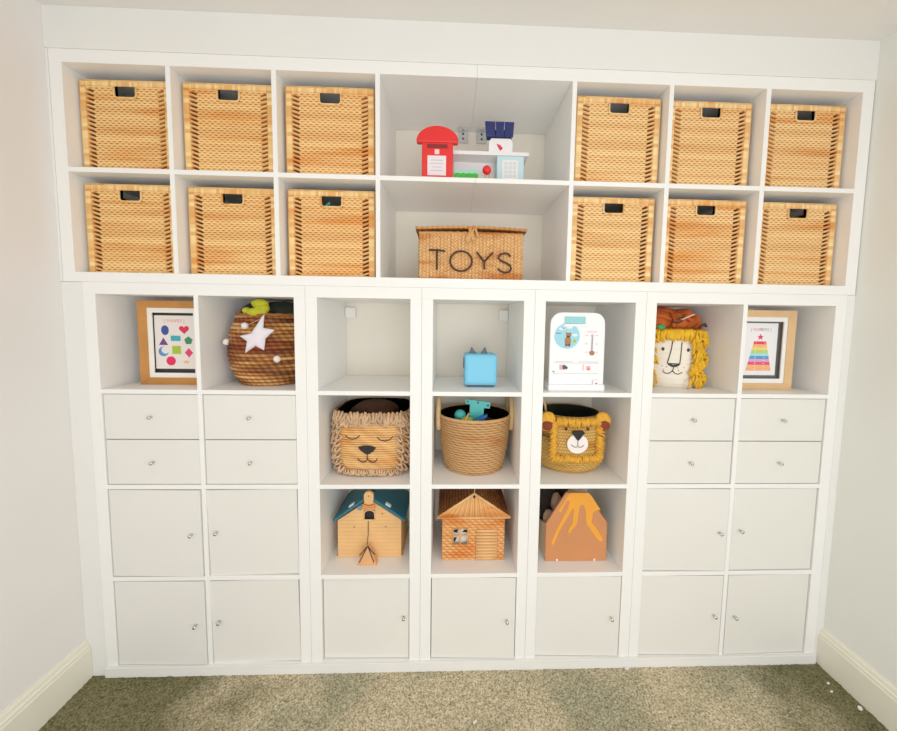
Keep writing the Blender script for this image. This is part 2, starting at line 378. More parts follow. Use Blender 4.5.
UX0, UX1 = -6.3, 282.9
UL = [(-2.2, 31.7), (33.3, 67.1), (68.75, 102.6)]; UR = [(173.5, 207.0), (208.6, 242.7), (244.4, 278.7)]; UW = (104.2, 171.9)
ucx = (UX0+UX1)/2
UU = thing('wide_cube_shelf_unit', 'wide white two row cube shelf unit stacked along the top of the lower units', 'shelf unit', (ucx, D/2, 149.5))
def PU(mb, nm, m='white', bv=.09): return mb.build(nm, m, UU, (-ucx, -D/2, -149.5), bv)
ZB, ZM0, ZM1, ZT = 152.9, 186.94, 188.57, 222.6
PU(MB().box(UX0, 138.0, 0, D, ZT, 226.85), 'top_panel'); PU(MB().box(138.06, UX1, 0, D, ZT, 226.85), 'top_panel')
PU(MB().box(UX0, UX1, 0, D, 149.5, ZB), 'bottom_panel')
PU(MB().box(UX0, UL[0][0], 0, D, ZB, ZT), 'side_panel'); PU(MB().box(UR[2][1], UX1, 0, D, ZB, ZT), 'side_panel')
allc = UL+[UW]+UR
for a, b in zip(allc, allc[1:]): PU(MB().box(a[1], b[0], 0, D, ZB, ZT), 'divider')
for a, b in UL+UR: PU(MB().box(a, b, 0, D, ZM0, ZM1), 'shelf')
PU(MB().box(UW[0], 138.0, 0, D, ZM0, ZM1), 'shelf'); PU(MB().box(138.06, UW[1], 0, D, ZM0, ZM1), 'shelf')
for x0, x1 in ((132.3, 136.6), (140.7, 145.0)):
    b = MB().box(x0, x1, YB-.9, YB-.45, 217.6, ZT-.1); b.box(x0, x1, YB-4.5, YB-.9, ZT-.5, ZT-.1)
    b.use(1)
    for zz in (219.3, 221.4): b.ellipse((x0+x1)/2, zz, .5, .5, YB-1.05, YB-.85, 10)
    PU(b, 'wall_bracket', ['zinc', 'ink'], .05)

# ------------------------------------------------------------------ wicker cube baskets
BW, BH, BDp = 31.0, 31.5, 31.5
def make_cube_basket():
    t = thing('wicker_cube_basket', '', 'basket', (0, 0, 0), 0, 'wicker cube baskets in the upper shelf unit')
    m = MB(); NU, NV = 124, 206; wr = [random.random() for _ in range(40)]
    hx0, hx1, hz0, hz1 = 11.8, 19.4, 25.6, 29.3
    def fn(i, j):
        u = BW*i/NU; z = BH*j/NV
        row = z/.78; k = int(row); fr = row-k; kb = round(row)
        border = u < 2.2 or u > BW-2.2 or z > BH-2.2 or z < .9
        slot = (2.2 <= u < 4.5 or BW-4.5 < u <= BW-2.2) and .9 < z < BH-2.8
        if border:
            side = u < 2.2 or u > BW-2.2
            fz = wr[int(z/1.3) % 40] if side else wr[int(u/.9) % 40]
            edge = .25 if (side and (abs(u-2.2) < .3 or abs(u-BW+2.2) < .3)) or abs(z-BH+2.2) < .25 else 0
            return (u-BW/2, -.25, z), max(.1, .62+.38*fz-edge)
        if slot:
            q = (z/1.52+.22*((u-2.2) if u < 10 else (BW-u-2.2))) % 1
            d = 1 if q > .5 else 0
            return (u-BW/2, .9 if d else -.05-.2*sin(pi*q*2), z), .0 if d else .72
        crease = (1-abs(sin(pi*fr)))**1.2
        dash = .5+.5*cos(2*pi*(u-4.5)/2.05+pi*(kb % 2))
        ov = .5+.5*cos(2*pi*(u-4.5)/2.05+pi*(k % 2))
        h = sin(pi*fr)**.7*(.5+.5*ov)
        t = .98-.82*crease*dash**1.2-.24*crease-.16*(1-ov)+.2*(wr[(k*3) % 40]-.5)+random.uniform(-.07, .07)
        return (u-BW/2, .3-.5*h, z), max(.04, min(1, t))
    def skip(i, j):
        u = BW*(i+.5)/NU; z = BH*(j+.5)/NV
        return hx0 < u < hx1 and hz0 < z < hz1
    m.grid(fn, NU, NV, skip=skip)
    # sides and back, coarser weave
    for x, sg in ((-BW/2, -1), (BW/2, 1)):
        def fs(i, j, x=x, sg=sg):
            h = .5+.5*cos(pi*i)*cos(pi*j)
            return (x+sg*.25*(h-1), BDp*i/24, BH*j/40), .35+.5*h
        m.grid(fs, 24, 40)
    m.grid(lambda i, j: ((BW/2-BW*i/20, BDp, BH*j/20), .6), 20, 20)
    body = m.build('body', ['wicker'], t)
    r = MB()
    for y in (0.05, BDp): r.tube([(-BW/2, y, BH-.3), (BW/2, y, BH-.3)], .38, 8, tone=.75)
    for x in (-BW/2, BW/2):
        r.tube([(x, 0, BH-.3), (x, BDp, BH-.3)], .38, 8, tone=.75)
    for x in (-BW/2, BW/2): r.tube([(x, 0, .1), (x, 0, BH-.3)], .3, 8, tone=.6)
    r.build('rim', 'rim', t)
    h = MB()
    hc = [(hx0-BW/2, hz1), (hx0-BW/2, hz0+.9), (hx0-BW/2+.3, hz0+.3), (hx0-BW/2+.9, hz0), (hx1-BW/2-.9, hz0), (hx1-BW/2-.3, hz0+.3), (hx1-BW/2, hz0+.9), (hx1-BW/2, hz1)]
    h.tube([(x, -.3, z) for x, z in hc], .32, 8, tone=.95)
    h.build('handle_rim', 'rim', t)
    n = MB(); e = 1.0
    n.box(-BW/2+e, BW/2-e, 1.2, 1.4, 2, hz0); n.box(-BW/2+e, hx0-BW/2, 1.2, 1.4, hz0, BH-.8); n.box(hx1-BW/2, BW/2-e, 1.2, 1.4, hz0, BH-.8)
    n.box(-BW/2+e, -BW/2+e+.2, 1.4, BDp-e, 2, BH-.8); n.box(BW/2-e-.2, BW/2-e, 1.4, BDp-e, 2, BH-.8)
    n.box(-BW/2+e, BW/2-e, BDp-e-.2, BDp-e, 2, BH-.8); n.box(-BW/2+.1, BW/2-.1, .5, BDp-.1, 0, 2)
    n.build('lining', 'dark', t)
    return t
pos_words = {
 (0, 1): 'top row wicker cube basket with a dark handle slot, nearest the left wall',
 (1, 1): 'top row wicker cube basket, second in from the left wall',
 (2, 1): 'top row wicker cube basket just left of the toy postbox compartment',
 (3, 1): 'top row wicker cube basket just right of the toy postbox compartment',
 (4, 1): 'top row wicker cube basket, second in from the right wall',
 (5, 1): 'top row wicker cube basket, nearest the right wall',
 (0, 0): 'lower row wicker cube basket nearest the left wall, above the shapes print',
 (1, 0): 'lower row wicker cube basket, second in from the left wall',
 (2, 0): 'lower row wicker cube basket with teal showing in its slot, left of the TOYS hamper',
 (3, 0): 'lower row wicker cube basket just right of the TOYS hamper',
 (4, 0): 'lower row wicker cube basket with a white arc showing in its handle slot',
 (5, 0): 'lower row wicker cube basket nearest the right wall, above the rainbow print'}
proto = make_cube_basket()
parts = list(proto.children)
first = True
cells6 = UL+UR
rots = {(0, 1): -.012, (3, 1): .01, (5, 0): .008, (4, 1): .0, (1, 0): .006}
offs = {(0, 1): -.5, (1, 1): -.3, (3, 1): .4, (5, 0): .6, (5, 1): .3, (4, 0): -.1}
for (ci, row), lab in pos_words.items():
    a, b = cells6[ci]
    if first: o = proto; first = False
    else:
        o = proto.copy(); C.objects.link(o)
        for ch in parts:
            c2 = ch.copy(); C.objects.link(c2); c2.parent = o
    o.location = (((a+b)/2+offs.get((ci, row), 0))*S, (4.6+.25*((ci*7+row*3) % 4-1.5))*S, (ZM1 if row else ZB)*S)
    o.rotation_euler = (0, 0, rots.get((ci, row), 0)); o['label'] = lab
    tint = [(1, .95, .82, 1), (1, .94, .81, 1), (1, .92, .8, 1), (1, .99, .95, 1), (1, .97, .93, 1), (1, .98, .95, 1)][ci]
    for ch in o.children: ch.color = tint
# things showing through three of the handle slots
def hoop(name, label, ci, row, m, pts, r):
    a, b = cells6[ci]; zc = (ZM1 if row else ZB)
    cx = (a+b)/2+offs.get((ci, row), 0)
    k = MB().tube([(cx+x, 9+y, zc+z) for x, y, z in pts], r, 8)
    tag(k.build(name, m), label, 'toy')
hoop('toy_hoop', 'teal plastic toy hoop seen through a basket handle slot left of the TOYS hamper', 2, 0, 'teal', [(-2.6+1.1*cos(t/2), .3*sin(t), 25.0+t*.3) for t in range(-4, 12)], .5)
hoop('toy_cup_rim', 'white toy arc seen in a lower basket handle slot on the right', 4, 0, 'toy white', [(3.2*cos(pi*t/12), .5*sin(t), 27.4-1.2*sin(pi*t/12)) for t in range(13)], .45)
hoop('toy_stick', 'pale grey toy stick seen in a top row basket handle slot on the left', 1, 1, 'grey pink plush', [(1+t*.4, .3, 26.6+.12*t*t) for t in range(6)], .6)

# ------------------------------------------------------------------ round woven helper
def woven(m, prof, zs, zt, rows, stakes, amp, c=(0, 0), sq=None, twist=0, depth=1, rxy=(1, 1)):
    """displaced basket wall. prof(t in 0..1)->radius; twist slants the strands; sq = superellipse power"""
    NU, NV = stakes*4, rows*4
    def fn(i, j):
        a = 2*pi*i/NU; t = j/NV; r = prof(t)
        row = j/4; k = int(row); fr = row-k
        rb = abs(sin(pi*fr))**.7
        ov = .5+.5*cos(pi*i/2+pi*(k % 2)+twist*fr*pi)
        h = rb*(.4+.6*ov)
        R = r+amp*(h-.6)
        if sq:
            ca, sa = cos(a), sin(a); den = (abs(ca)**sq+abs(sa)**sq)**(1/sq); R /= den
        return (c[0]+rxy[0]*R*cos(a), c[1]+rxy[1]*R*sin(a), zs+(zt-zs)*t), max(.02, min(1, .1+.85*h+random.uniform(-.08, .08)*depth))
    m.grid(fn, NU, NV, True)

# ------------------------------------------------------------------ TOYS hamper
t = thing('toys_hamper', 'seagrass hamper with a lid, lettered TOYS in dark cord', 'basket', (137.0, 15, ZB))
W = 38.4; H = 16.6; y0 = -12.0; y1 = 12.0
m = MB()
def fnf(i, j, NU=128, NV=60):
    u = W*i/NU; z = H*j/NV
    col = u/1.3; k = int(col); fr = col-k
    rb = .45+.55*sin(pi*fr)**.6
    q = (z/1.15+(.5 if k % 2 else 0)+(fr-.5)*(.9 if k % 2 else -.9)) % 1
    h = rb*(.2+.8*sin(pi*q)**.6)
    bulge = .5*sin(pi*u/W)
    return (u-W/2, y0-bulge-.7*h, z), max(.05, min(1, .1+.85*h+random.uniform(-.2, .15)))
m.grid(fnf, 128, 60)
for sx in (-1, 1):
    m.grid(lambda i, j, sx=sx: ((sx*(W/2+.25*((i+j) % 2)), y0+(y1-y0)*i/16, H*j/24), .4+.4*((i+j) % 2)), 16, 24)
m.grid(lambda i, j: ((W/2-W*i/20, y1, H*j/12), .6), 20, 12)
m.box(-W/2, W/2, y0, y1, 0, .4)
m.build('body', 'seagrass', t)
li = MB()
for k in range(3): li.tube([(-W/2+W*i/40, y0-.35-.5*sin(pi*i/40)+.5*k+.15*sin(i*2.4), H+.1+.25*k+.12*sin(i*2.1+k)) for i in range(41)], .42, 6, tone=.6)
li.build('woven_edge', 'seagrass', t)
li = MB()
def fl2(i, j, NX=80, NY=20):
    u = -W/2-1.2+(W+2.4)*i/NX; v = y0-1.2+(y1-y0+1.6)*j/NY
    lift = 1.5*(1-(j/NY))*(.55+.45*sin(pi*i/NX))
    h = .5+.5*sin(i*1.9)*cos(j*2.2)
    return (u, v, H+.9+lift+.3*h), .2+.6*h
li.grid(fl2, 80, 20); li.grid(lambda i, j: ((lambda p: (p[0], p[1], p[2]-.8))(fl2(i, j)[0]), .1), 80, 20)
li.tube([(-W/2-1.2+(W+2.4)*i/80, y0-1.2, H+.75+1.5*(.55+.45*sin(pi*i/80))+.15*sin(i*1.7)) for i in range(81)], .48, 6, tone=.55)
li.build('lid', 'seagrass', t)
ti = MB()
for pts in ([(-1.9, y0-1.7, H-3.0), (-1.2, y0-1.9, H-1), (-.4, y0-2, H+1.5), (.5, y0-1.9, H+2.4), (1.5, y0-1.9, H+1.2), (2.4, y0-1.7, H-1.4)], [(-1.2, y0-1.8, H+2), (0, y0-2.1, H+.4), (-.6, y0-2, H-1.4), (-1.5, y0-1.9, H-3.8)], [(.9, y0-2, H+2.2), (.2, y0-2.1, H-.4), (.4, y0-2, H-2.6)]):
    ti.tube(pts, .45, 8, tone=.75)
ti.build('rope_tie', 'seagrass', t)
def ws(x, z): return (x-137.0, y0-1.35-.5*cos((x-137)/W*pi), z-ZB)
strokes = {'T': [[(121.6, 163.2), (124.5, 163.3), (127.5, 162.9)], [(124.5, 163.2), (124.5, 156.2)]],
           'O': [arc(133.3, 159.4, 4.0, 0, 360, 26, 3.6)],
           'Y': [[(139.0, 162.8), (141.8, 159.4), (141.9, 156.6)], [(144.9, 162.7), (141.8, 159.4)]],
           'S': [[(151.5, 161.4), (150.6, 162.5), (149.2, 162.6), (147.5, 162.0), (147.0, 160.8), (148.0, 159.8), (149.9, 159.1), (151.5, 158.2), (151.9, 156.9), (151.0, 155.8), (149.2, 155.6), (147.6, 156.3), (146.9, 157.1)]]}
for ch, st in strokes.items():
    k = MB()
    for s_ in st: k.tube([ws(*p) for p in s_], .36, 8, closed=(ch == 'O'))
    k.build('letter', 'thread', t, label='dark cord letter '+ch)

# ------------------------------------------------------------------ toys on the upper shelf
t = thing('toy_postbox', 'red toy postbox with domed top standing on the upper middle shelf', 'toy', (124, 14, ZM1))
z = 0
MB().box(-5.9, 5.9, -4, 4, 0, 16.6).build('body', 'postbox red', t, bevel=.25)
pts = [(-7.9, 16.2), (7.7, 16.2), (8.0, 17.2)]+[(7.9*cos(radians(a)), 16.9+5.4*sin(radians(a))) for a in range(12, 170, 10)]+[(-8.0, 17.2)]
MB().prism(pts, -4.5, -1.6).build('roof', 'postbox red', t, bevel=.4)
MB().box(-3.9, 3.8, -4.25, -3.9, 14.3, 15.6).build('letter_slot', 'deep red', t)
MB().box(-1.0, .7, -4.2, -3.9, 12.0, 13.7).build('stamp_plate', 'pink white', t)
n = MB().box(-3.7, 3.3, -4.2, -3.9, 4.2, 11.4); n.use(1)
for k, w in enumerate((4.6, 5, 3.4, 4.6)): n.box(-.2-w/2, -.2+w/2, -4.25, -4.15, 9.6-k*1.25, 9.85-k*1.25)
n.build('notice_plate', ['notice white', 'print grey'], t)

t = thing('toy_shop_counter', 'white toy shop counter with navy roof and pale blue cabinet, right of the postbox', 'toy', (145, 17, ZM1))
MB().box(-15.1, 14.6, -4, 5, 13.6, 15.0).build('counter_top', 'toy white', t, bevel=.15)
MB().box(-14.6, 2.0, 3.6, 4.6, 0, 13.6).build('back_panel', 'toy white', t)
MB().box(2.2, 12.7, -3.8, 4, 0, 13.5).build('cabinet', 'pale blue', t, bevel=.15)
n = MB().box(4.2, 10.4, -4.1, -3.8, 4.6, 11.8); n.use(1)
for i in range(3):
    for j in range(4): n.box(5+i*1.7, 6.3+i*1.7, -4.2, -4.1, 5.2+j*1.6, 6.4+j*1.6)
n.build('keypad_panel', ['toy white', 'key grey'], t)
MB().prism([(-1.2, 15), (8.1, 15), (8.3, 18.8), (7.4, 20.2), (-.2, 20.2), (-1.2, 18.8)], -3.6, .5).build('tower_block', 'toy white', t, bevel=.3)
MB().prism([(1.8, 18.0), (3.2, 17.6), (4.4, 16.4), (3.4, 15.4), (2.6, 16.4)], -3.8, -3.55).build('red_arrow', 'p crimson', t)
for x0, x1 in ((-2.4, 1.2), (1.55, 4.5), (4.85, 8.2)):
    r = MB(); r.add([(x0, -4.2, 20.3), (x1, -4.2, 20.3), (x1, -4.2, 20.9), (x0, -4.2, 20.9), (x0*1.06-.2, -2.6, 26.4), (x1*1.06, -2.6, 26.4), (x1*1.06, -3.2, 26.6), (x0*1.06-.2, -3.2, 26.6)],
      [(0, 1, 2, 3)[::-1], (4, 5, 6, 7), (0, 1, 5, 4), (3, 7, 6, 2), (0, 4, 7, 3), (1, 2, 6, 5)]); r.build('roof_slat', 'navy', t)
MB().box(-2, 8, -2, -1.4, 20.2, 24).build('roof_post', 'navy', t)
t = thing('toy_hedge', 'small green toy hedge with pale top beside the red postbox', 'toy', (135.1, 12.4, ZM1))
n = MB().box(-4.5, 4.5, -2, 2, 0, 5.4)
for i in range(4): n.ball((-3.3+i*2.2, -1.9, 4.3), 1.0, .5, 1.4, 10, 6)
n.build('base_block', 'toy green', t, bevel=.1)
MB().prism([(-4.5, 5.4), (4.5, 5.4), (4.5, 6.2), (3.6, 6.9), (-3, 6.7), (-4.5, 6.2)], -1.9, 1.9).build('top_block', 'toy mint', t)
t = thing('toy_tree', 'red ball toy on two pegs in front of the white counter', 'toy', (143.0, 10.6, ZM1))
MB().ball((0, 0, 6.9), 1.75, nu=20, nv=12).build('ball', 'postbox red', t)
for x in (-.8, .9): MB().tube([(x, 0, 0), (x, 0, 5.6)], .3, 8).build('peg', 'pinewood', t)

# ------------------------------------------------------------------ framed prints
Z1 = 111.23
def frame_thing(label, cx, cy, rz, wood, mount, back, w=25.6, h=32.4, k=1.8, side=3.25):
    t = thing('picture_frame', label, 'picture', (cx, cy, Z1), rz)
    f = MB(); b = side; v = 2.75
    for pts in ([(-w/2, 0), (w/2, 0), (w/2-b, v), (-w/2+b, v)], [(-w/2, h), (w/2, h), (w/2-b, h-v), (-w/2+b, h-v)], [(-w/2, 0), (-w/2, h), (-w/2+b, h-v), (-w/2+b, v)], [(w/2, 0), (w/2, h), (w/2-b, h-v), (w/2-b, v)]): f.prism(pts, -1.6, 1.6)
    f.build('frame', wood, t, bevel=.12)
    f = MB(); a = w/2-b+.02; c = v-.02; kv = 1.8
    x0, x1, z0, z1 = -a, a, c, h-c
    for q in ((x0, x0+k, z0, z1), (x1-k, x1, z0, z1), (x0+k, x1-k, z0, z0+kv), (x0+k, x1-k, z1-kv, z1)): f.box(q[0], q[1], -1.1, -.7, q[2], q[3])
    f.build('mount', mount, t)
    f = MB(); f.box(x0, x1, 1.2, 1.5, z0, z1); f.build('backing', back, t)
    return t, (x0+k, x1-k, z0+kv, z1-kv)
t, (x0, x1, z0, z1) = frame_thing('honey oak framed print of ten coloured shapes, in the left corner compartment', 22.8, 11.7, 0, 'oak', 'mount', 'shadowbox')
p = MB(); y = 0; yb = -.3; yf = -.37
cx0, cw, cz0, ch = x0+.5, (x1-x0)-.9, z0+1.7, (z1-z0)-3.3
cx0, cw, cz0, ch = x0+.25, (x1-x0)-.5, 6.1, 20.7
p.box(cx0, cx0+cw, yb, y, cz0, cz0+ch)
mats = ['paper']
def slot(n): mats.append(n); p.use(len(mats)-1)
def F(fx, fy): return cx0+cw*fx, cz0+ch*(1-fy)
slot('p blue'); a, b = F(.26, .275); p.ellipse(a, b, 1.45, 1.9, yf, yb)
slot('p red'); a, b = F(.74, .267)
p.prism([(a+1.9*(16*sin(q)**3)/16, b+.2+1.7*(13*cos(q)-5*cos(2*q)-2*cos(3*q)-cos(4*q))/15) for q in [2*pi*i/40 for i in range(40)]], yf, yb)
slot('p teal'); a, b = F(.52, .425); p.box(a-1.85, a+1.85, yf, yb, b-1.05, b+1.05)
slot('p purple'); a, b = F(.21, .486); p.prism([(a-1.75, b-1.4), (a+1.75, b-1.4), (a, b+1.5)], yf, yb)
slot('p green'); a, b = F(.84, .466); p.prism([(a+1.65*sin(2*pi*i/5), b+1.65*cos(2*pi*i/5)) for i in range(5)], yf, yb)
slot('p sky'); a, b = F(.2, .674); p.prism([(a+1.9*cos(radians(q)), b+1.9*sin(radians(q))) for q in range(75, 346, 15)]+[(a+.75+1.5*cos(radians(q)), b+.6+1.5*sin(radians(q))) for q in range(320, 100, -15)], yf, yb)
slot('p lime'); a, b = F(.53, .644); p.box(a-1.65, a+1.65, yf, yb, b-1.6, b+1.6)
slot('p rose'); a, b = F(.84, .695); p.prism([(a-1.6, b), (a, b-1.85), (a+1.6, b), (a, b+1.85)], yf, yb)
slot('p crimson'); a, b = F(.38, .852); p.ellipse(a, b, 1.8, 1.8, yf, yb)
slot('p orange'); a, b = F(.76, .87); p.prism([(a+(1.5 if i % 2 == 0 else .7)*sin(pi*i/5), b+(.9 if i % 2 == 0 else .4)*cos(pi*i/5)) for i in range(10)], yf, yb)
slot('p coral'); a, b = F(.5, .1); p.text('[ SHAPES ]', 1.75, a, yf, b)
p.build('print', mats, t)
t, (x0, x1, z0, z1) = frame_thing('pale beech framed print of a rainbow number tower, in the right corner compartment', 256.8, 10.6, 0, 'beech', 'mountw', 'shadowbox2', k=1.4)
p = MB(); y = .75; yb = .45; yf = .38
cx0, cw, cz0, ch = x0+1.0, (x1-x0)-2.0, z0+1.6, (z1-z0)-3.2
cx0, cw, cz0, ch = x0+1.1, (x1-x0)-2.2, 5.8, 21.4
p.box(cx0, cx0+cw, yb, y, cz0, cz0+ch)
mats = ['paperw']
zt, zb = 131.0-Z1, 118.9-Z1
cols = ['r red', 'r peach', 'r yellow', 'r green', 'r mint', 'r blue', 'r lilac', 'r pink', 'r peach', 'r orange']
mid = -.1; hw0, hw1 = 2.5, 5.3
for k, cn in enumerate(cols):
    a = zt-(zt-zb)*k/10; b = zt-(zt-zb)*(k+1)/10
    wa = hw0+(hw1-hw0)*(k+.3)/10; wb = hw0+(hw1-hw0)*(k+1)/10
    slot(cn); p.prism([(mid-wb, b), (mid+wb, b), (mid+wa, a), (mid-wa, a)], yf, yb)
slot('paperw')
for k in range(10):
    zz = zt-(zt-zb)*(k+.5)/10
    p.text(str(k+1), .95, mid-1.7, yf-.02, zz); p.text(['one', 'two', 'three', 'four', 'five', 'six', 'seven', 'eight', 'nine', 'ten'][k], .6, mid+2.0, yf-.02, zz)
slot('r star'); p.prism([(mid+(1.45 if i % 2 == 0 else .62)*sin(pi*i/5), 132.7-Z1+(1.45 if i % 2 == 0 else .62)*cos(pi*i/5)) for i in range(10)], yf, yb)
slot('p coral'); p.text('[ NUM', 1.7, mid-1.9, yf, 135.8-Z1); slot('p grey'); p.text('BERS ]', 1.7, mid+2.1, yf, 135.8-Z1)
p.build('print', mats, t)

# ------------------------------------------------------------------ round rush basket with garland (left unit)
PX, PY = 56.2, 19.9
t = thing('round_rush_basket', 'bulging dark rush basket hung with a white star, beside the shapes print', 'basket', (PX, PY, Z1))
pp = [(0, 11.6), (.1, 13.4), (.25, 15.0), (.42, 15.9), (.6, 15.9), (.78, 14.8), (.92, 13.2), (1, 12.7)]
m = MB(); NU, NV = 150, 132
rr_ = [random.random() for _ in range(60)]
def fnp(i, j):
    a = 2*pi*i/NU; tt = j/NV; rown = 19*tt; k = int(rown); fr = rown-k
    r = interp(pp, tt); rb = abs(sin(pi*fr))**.6
    tw = .5+.5*sin(i*2*pi/NU*36+k*2.1+fr*2.6)
    h = rb*(.55+.45*tw)
    ton = .02+.8*h+.4*(rr_[k]-.5)*rb+.3*sin(a*3+rr_[(k*7) % 60]*9)*rb+random.uniform(-.1, .1)
    return (((r+.8*(h-.5))*cos(a)), (r+.8*(h-.5))*sin(a), 27.6*tt), max(.02, min(1, ton))
m.grid(fnp, NU, NV, True)
m.build('body', 'rope', t)
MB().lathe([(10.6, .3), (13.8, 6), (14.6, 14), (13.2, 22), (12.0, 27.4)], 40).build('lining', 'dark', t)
MB().tube([(12.6*cos(2*pi*i/60), 12.6*sin(2*pi*i/60), 27.7+.15*sin(i*2)) for i in range(60)], .55, 8, True, tone=.45).build('rim', 'rope', t)
# what it holds
m = MB()
for (dx, dy, dz, rx, ry, rz, sd) in ((-5, 0, 28.2, 6.5, 7, 4.6, 1), (5, 0, 28.6, 7.0, 8, 4.6, 2), (0, 6, 29, 8, 5, 4.4, 3), (8, -1, 27.5, 4.5, 6, 5, 4), (-1, -4, 27.6, 7, 6, 4.4, 5)): m.ball((PX+dx, PY+dy, Z1+dz), rx, ry, rz, 28, 18, .09, sd)
tag(m.build('dark_soft_toy', 'forest'), 'dark green soft toy bundled in the top of the star hung rush basket', 'soft toy')
m = MB()
for (dx, dy, dz, rx, ry, rz, sd) in ((2.6, -11.3, 28.4, 4.2, 2.0, 1.9, 1), (4.4, -11.0, 30.0, 2.8, 2.0, 1.9, 2), (3.4, -10.6, 31.8, 3.2, 2.0, 1.8, 3), (-1.4, -11.2, 29.2, 1.5, 1.4, 1.2, 4)): m.ball((PX+dx-3, PY+dy, Z1+dz), rx, ry, rz, 24, 14, .07, sd)
tag(m.build('lime_soft_toy', 'lime'), 'lime green soft toy peeking over the rim of the star hung rush basket', 'soft toy')
t = thing('star_garland', 'white fabric star with small pompoms hanging on the front of the rush basket', 'ornament', (58.6, 2.6, 130))
star = [(59.1, 139.1), (58.6, 134.0), (62.7, 133.3), (59.3, 130.0), (58.7, 125.7), (55.7, 127.3), (51.8, 124.6), (52.6, 129.0), (50.0, 130.9), (54.2, 132.0)]
cx_, cz_ = 56.2, 130.3
m = MB(); m.sm = True
n = len(star)
fine = []
for i in range(n):
    a, b = star[i], star[(i+1) % n]
    for k in range(4): fine.append((a[0]+(b[0]-a[0])*k/4, a[1]+(b[1]-a[1])*k/4))
nn = len(fine); rings = [1, .92, .75, .5, .25]; thick = [0, .55, .95, 1.2, 1.3]
vs = []; fs = []
for sgn in (-1, 1):
    base = len(vs)
    for q, hgt in zip(rings, thick): vs += [(cx_+(x-cx_)*q-56.3, sgn*hgt, cz_+(z_-cz_)*q-130) for x, z_ in fine]
    vs.append((cx_-56.3, sgn*1.35, cz_-130))
    for r in range(4):
        for i in range(nn):
            f4 = (base+r*nn+i, base+r*nn+(i+1) % nn, base+(r+1)*nn+(i+1) % nn, base+(r+1)*nn+i); fs.append(f4 if sgn > 0 else f4[::-1])
    for i in range(nn):
        f3 = (base+4*nn+i, base+4*nn+(i+1) % nn, len(vs)-1); fs.append(f3 if sgn > 0 else f3[::-1])
m.add(vs, fs); m.build('star', 'star white', t)
for px_, pz_, py_ in ((50.7, 134.6, 2.6), (41.2, 128.2, 7.0), (63.2, 122.5, .4)):
    MB().ball((px_-56.3, py_-.2, pz_-130), 1.25, nu=16, nv=10, lump=.04, seed=px_).build('pompom', 'pom white', t)
MB().tube([(41.2-56.3, 7, -2), (46-56.3, 4.9, 2.4), (51-56.3, 2.9, 4.8), (56-56.3, 1.8, 6.8), (59.1-56.3, .9, 9.1)], .12, 6).build('string', 'cord', t)
# ------------------------------------------------------------------ light blue cube
t = thing('cube_music_player', 'light blue cube speaker with two grey ears on the middle unit', 'toy', (142.0, 15.4, Z1))
m = MB().box(-6.5, 6.5, -6.3, 6.3, .7, 13.3); m.build('cube_body', 'sky blue', t, bevel=1.3)
MB().box(-5.4, 5.4, -5.4, 5.4, 0, .8).build('foot', 'slate', t, bevel=.3)
for x, w in ((-3.1, 1.5), (1.6, 1.4)):
    e = MB(); zz = 13.2; e.sm = False
    e.add([(x-w, -3.2, zz), (x+w, -3.2, zz), (x+w, -.8, zz), (x-w, -.8, zz), (x+(.3 if x > 0 else -.5), -2, zz+3.0)], [(0, 1, 4), (1, 2, 4), (2, 3, 4), (3, 0, 4), (3, 2, 1, 0)]); e.build('ear', 'slate', t, bevel=.15)
MB().box(-7.0, -6.5, -4.6, -2.4, 7.5, 11.6).build('side_tab', 'slate', t, bevel=.2)
# ------------------------------------------------------------------ white activity board
t = thing('activity_board', 'white round topped calendar board with a blue weather dial, on a narrow tray', 'toy', (178.5, 6.0, Z1))
def B(x, z_): return x-178.5, z_-Z1
m = MB()
pts = [(-10.6, 1), (10.7, 1), (10.6, 23.4)]+[(6.4+4.1*cos(radians(a)), 26.1+4.1*sin(radians(a))) for a in range(0, 91, 15)]+[(-6.2+4.4*cos(radians(a)), 25.8+4.4*sin(radians(a))) for a in range(90, 181, 15)]
m.prism(pts, -2.0, -.8); m.build('panel', 'board white', t, bevel=.2)
MB().box(-10.9, 10.9, -3.0, 6, 0, 2.6).build('tray', 'board white', t, bevel=.2)
m = MB().box(-5.2, 2.7, -2.5, -2, 26.0, 28.6); m.build('date_card', 'board teal', t, bevel=.1)
m = MB().box(-5.6, 3.6, -2.9, -2, 24.9, 25.8); m.build('card_ledge', 'board white', t, bevel=.1)
c0, c1 = B(174.4, 132.4)
m = MB().ellipse(c0, c1, 4.9, 4.9, -2.15, -2, 40); m.use(1)
for dx, dz, a, b in ((-2.0, 2.8, 1.3, .5), (.6, 3.4, 1.5, .55), (3.0, .4, 1.1, .5), (-1.4, 3.3, .8, .5)): m.ellipse(c0+dx, c1+dz, a, b, -2.2, -2.14, 16)
m.use(2); m.ellipse(c0+.3, c1-1.9, 1.25, 2.0, -2.22, -2.14, 18); m.ellipse(c0+.5, c1+.4, 1.0, .95, -2.22, -2.14, 16); m.ellipse(c0-.3, c1+1.1, .35, .35, -2.23, -2.14, 8); m.ellipse(c0+1.2, c1+1.1, .35, .35, -2.23, -2.14, 8); m.box(c0-.7, c0-.1, -2.22, -2.14, c1-4.1, c1-3); m.box(c0+.6, c0+1.3, -2.22, -2.14, c1-4.0, c1-3)
m.use(3); m.ellipse(c0+2.9, c1-1.9, .6, .7, -2.2, -2.14, 12)
m.use(4); m.box(c0-4.2, c0-2.4, -2.2, -2.14, c1+.9, c1+1.2)
m.build('weather_dial', ['board blue', 'cloud', 'bear brown', 'p lime', 'print navy'], t)
m = MB(); a, b = B(184.2, 129.4)
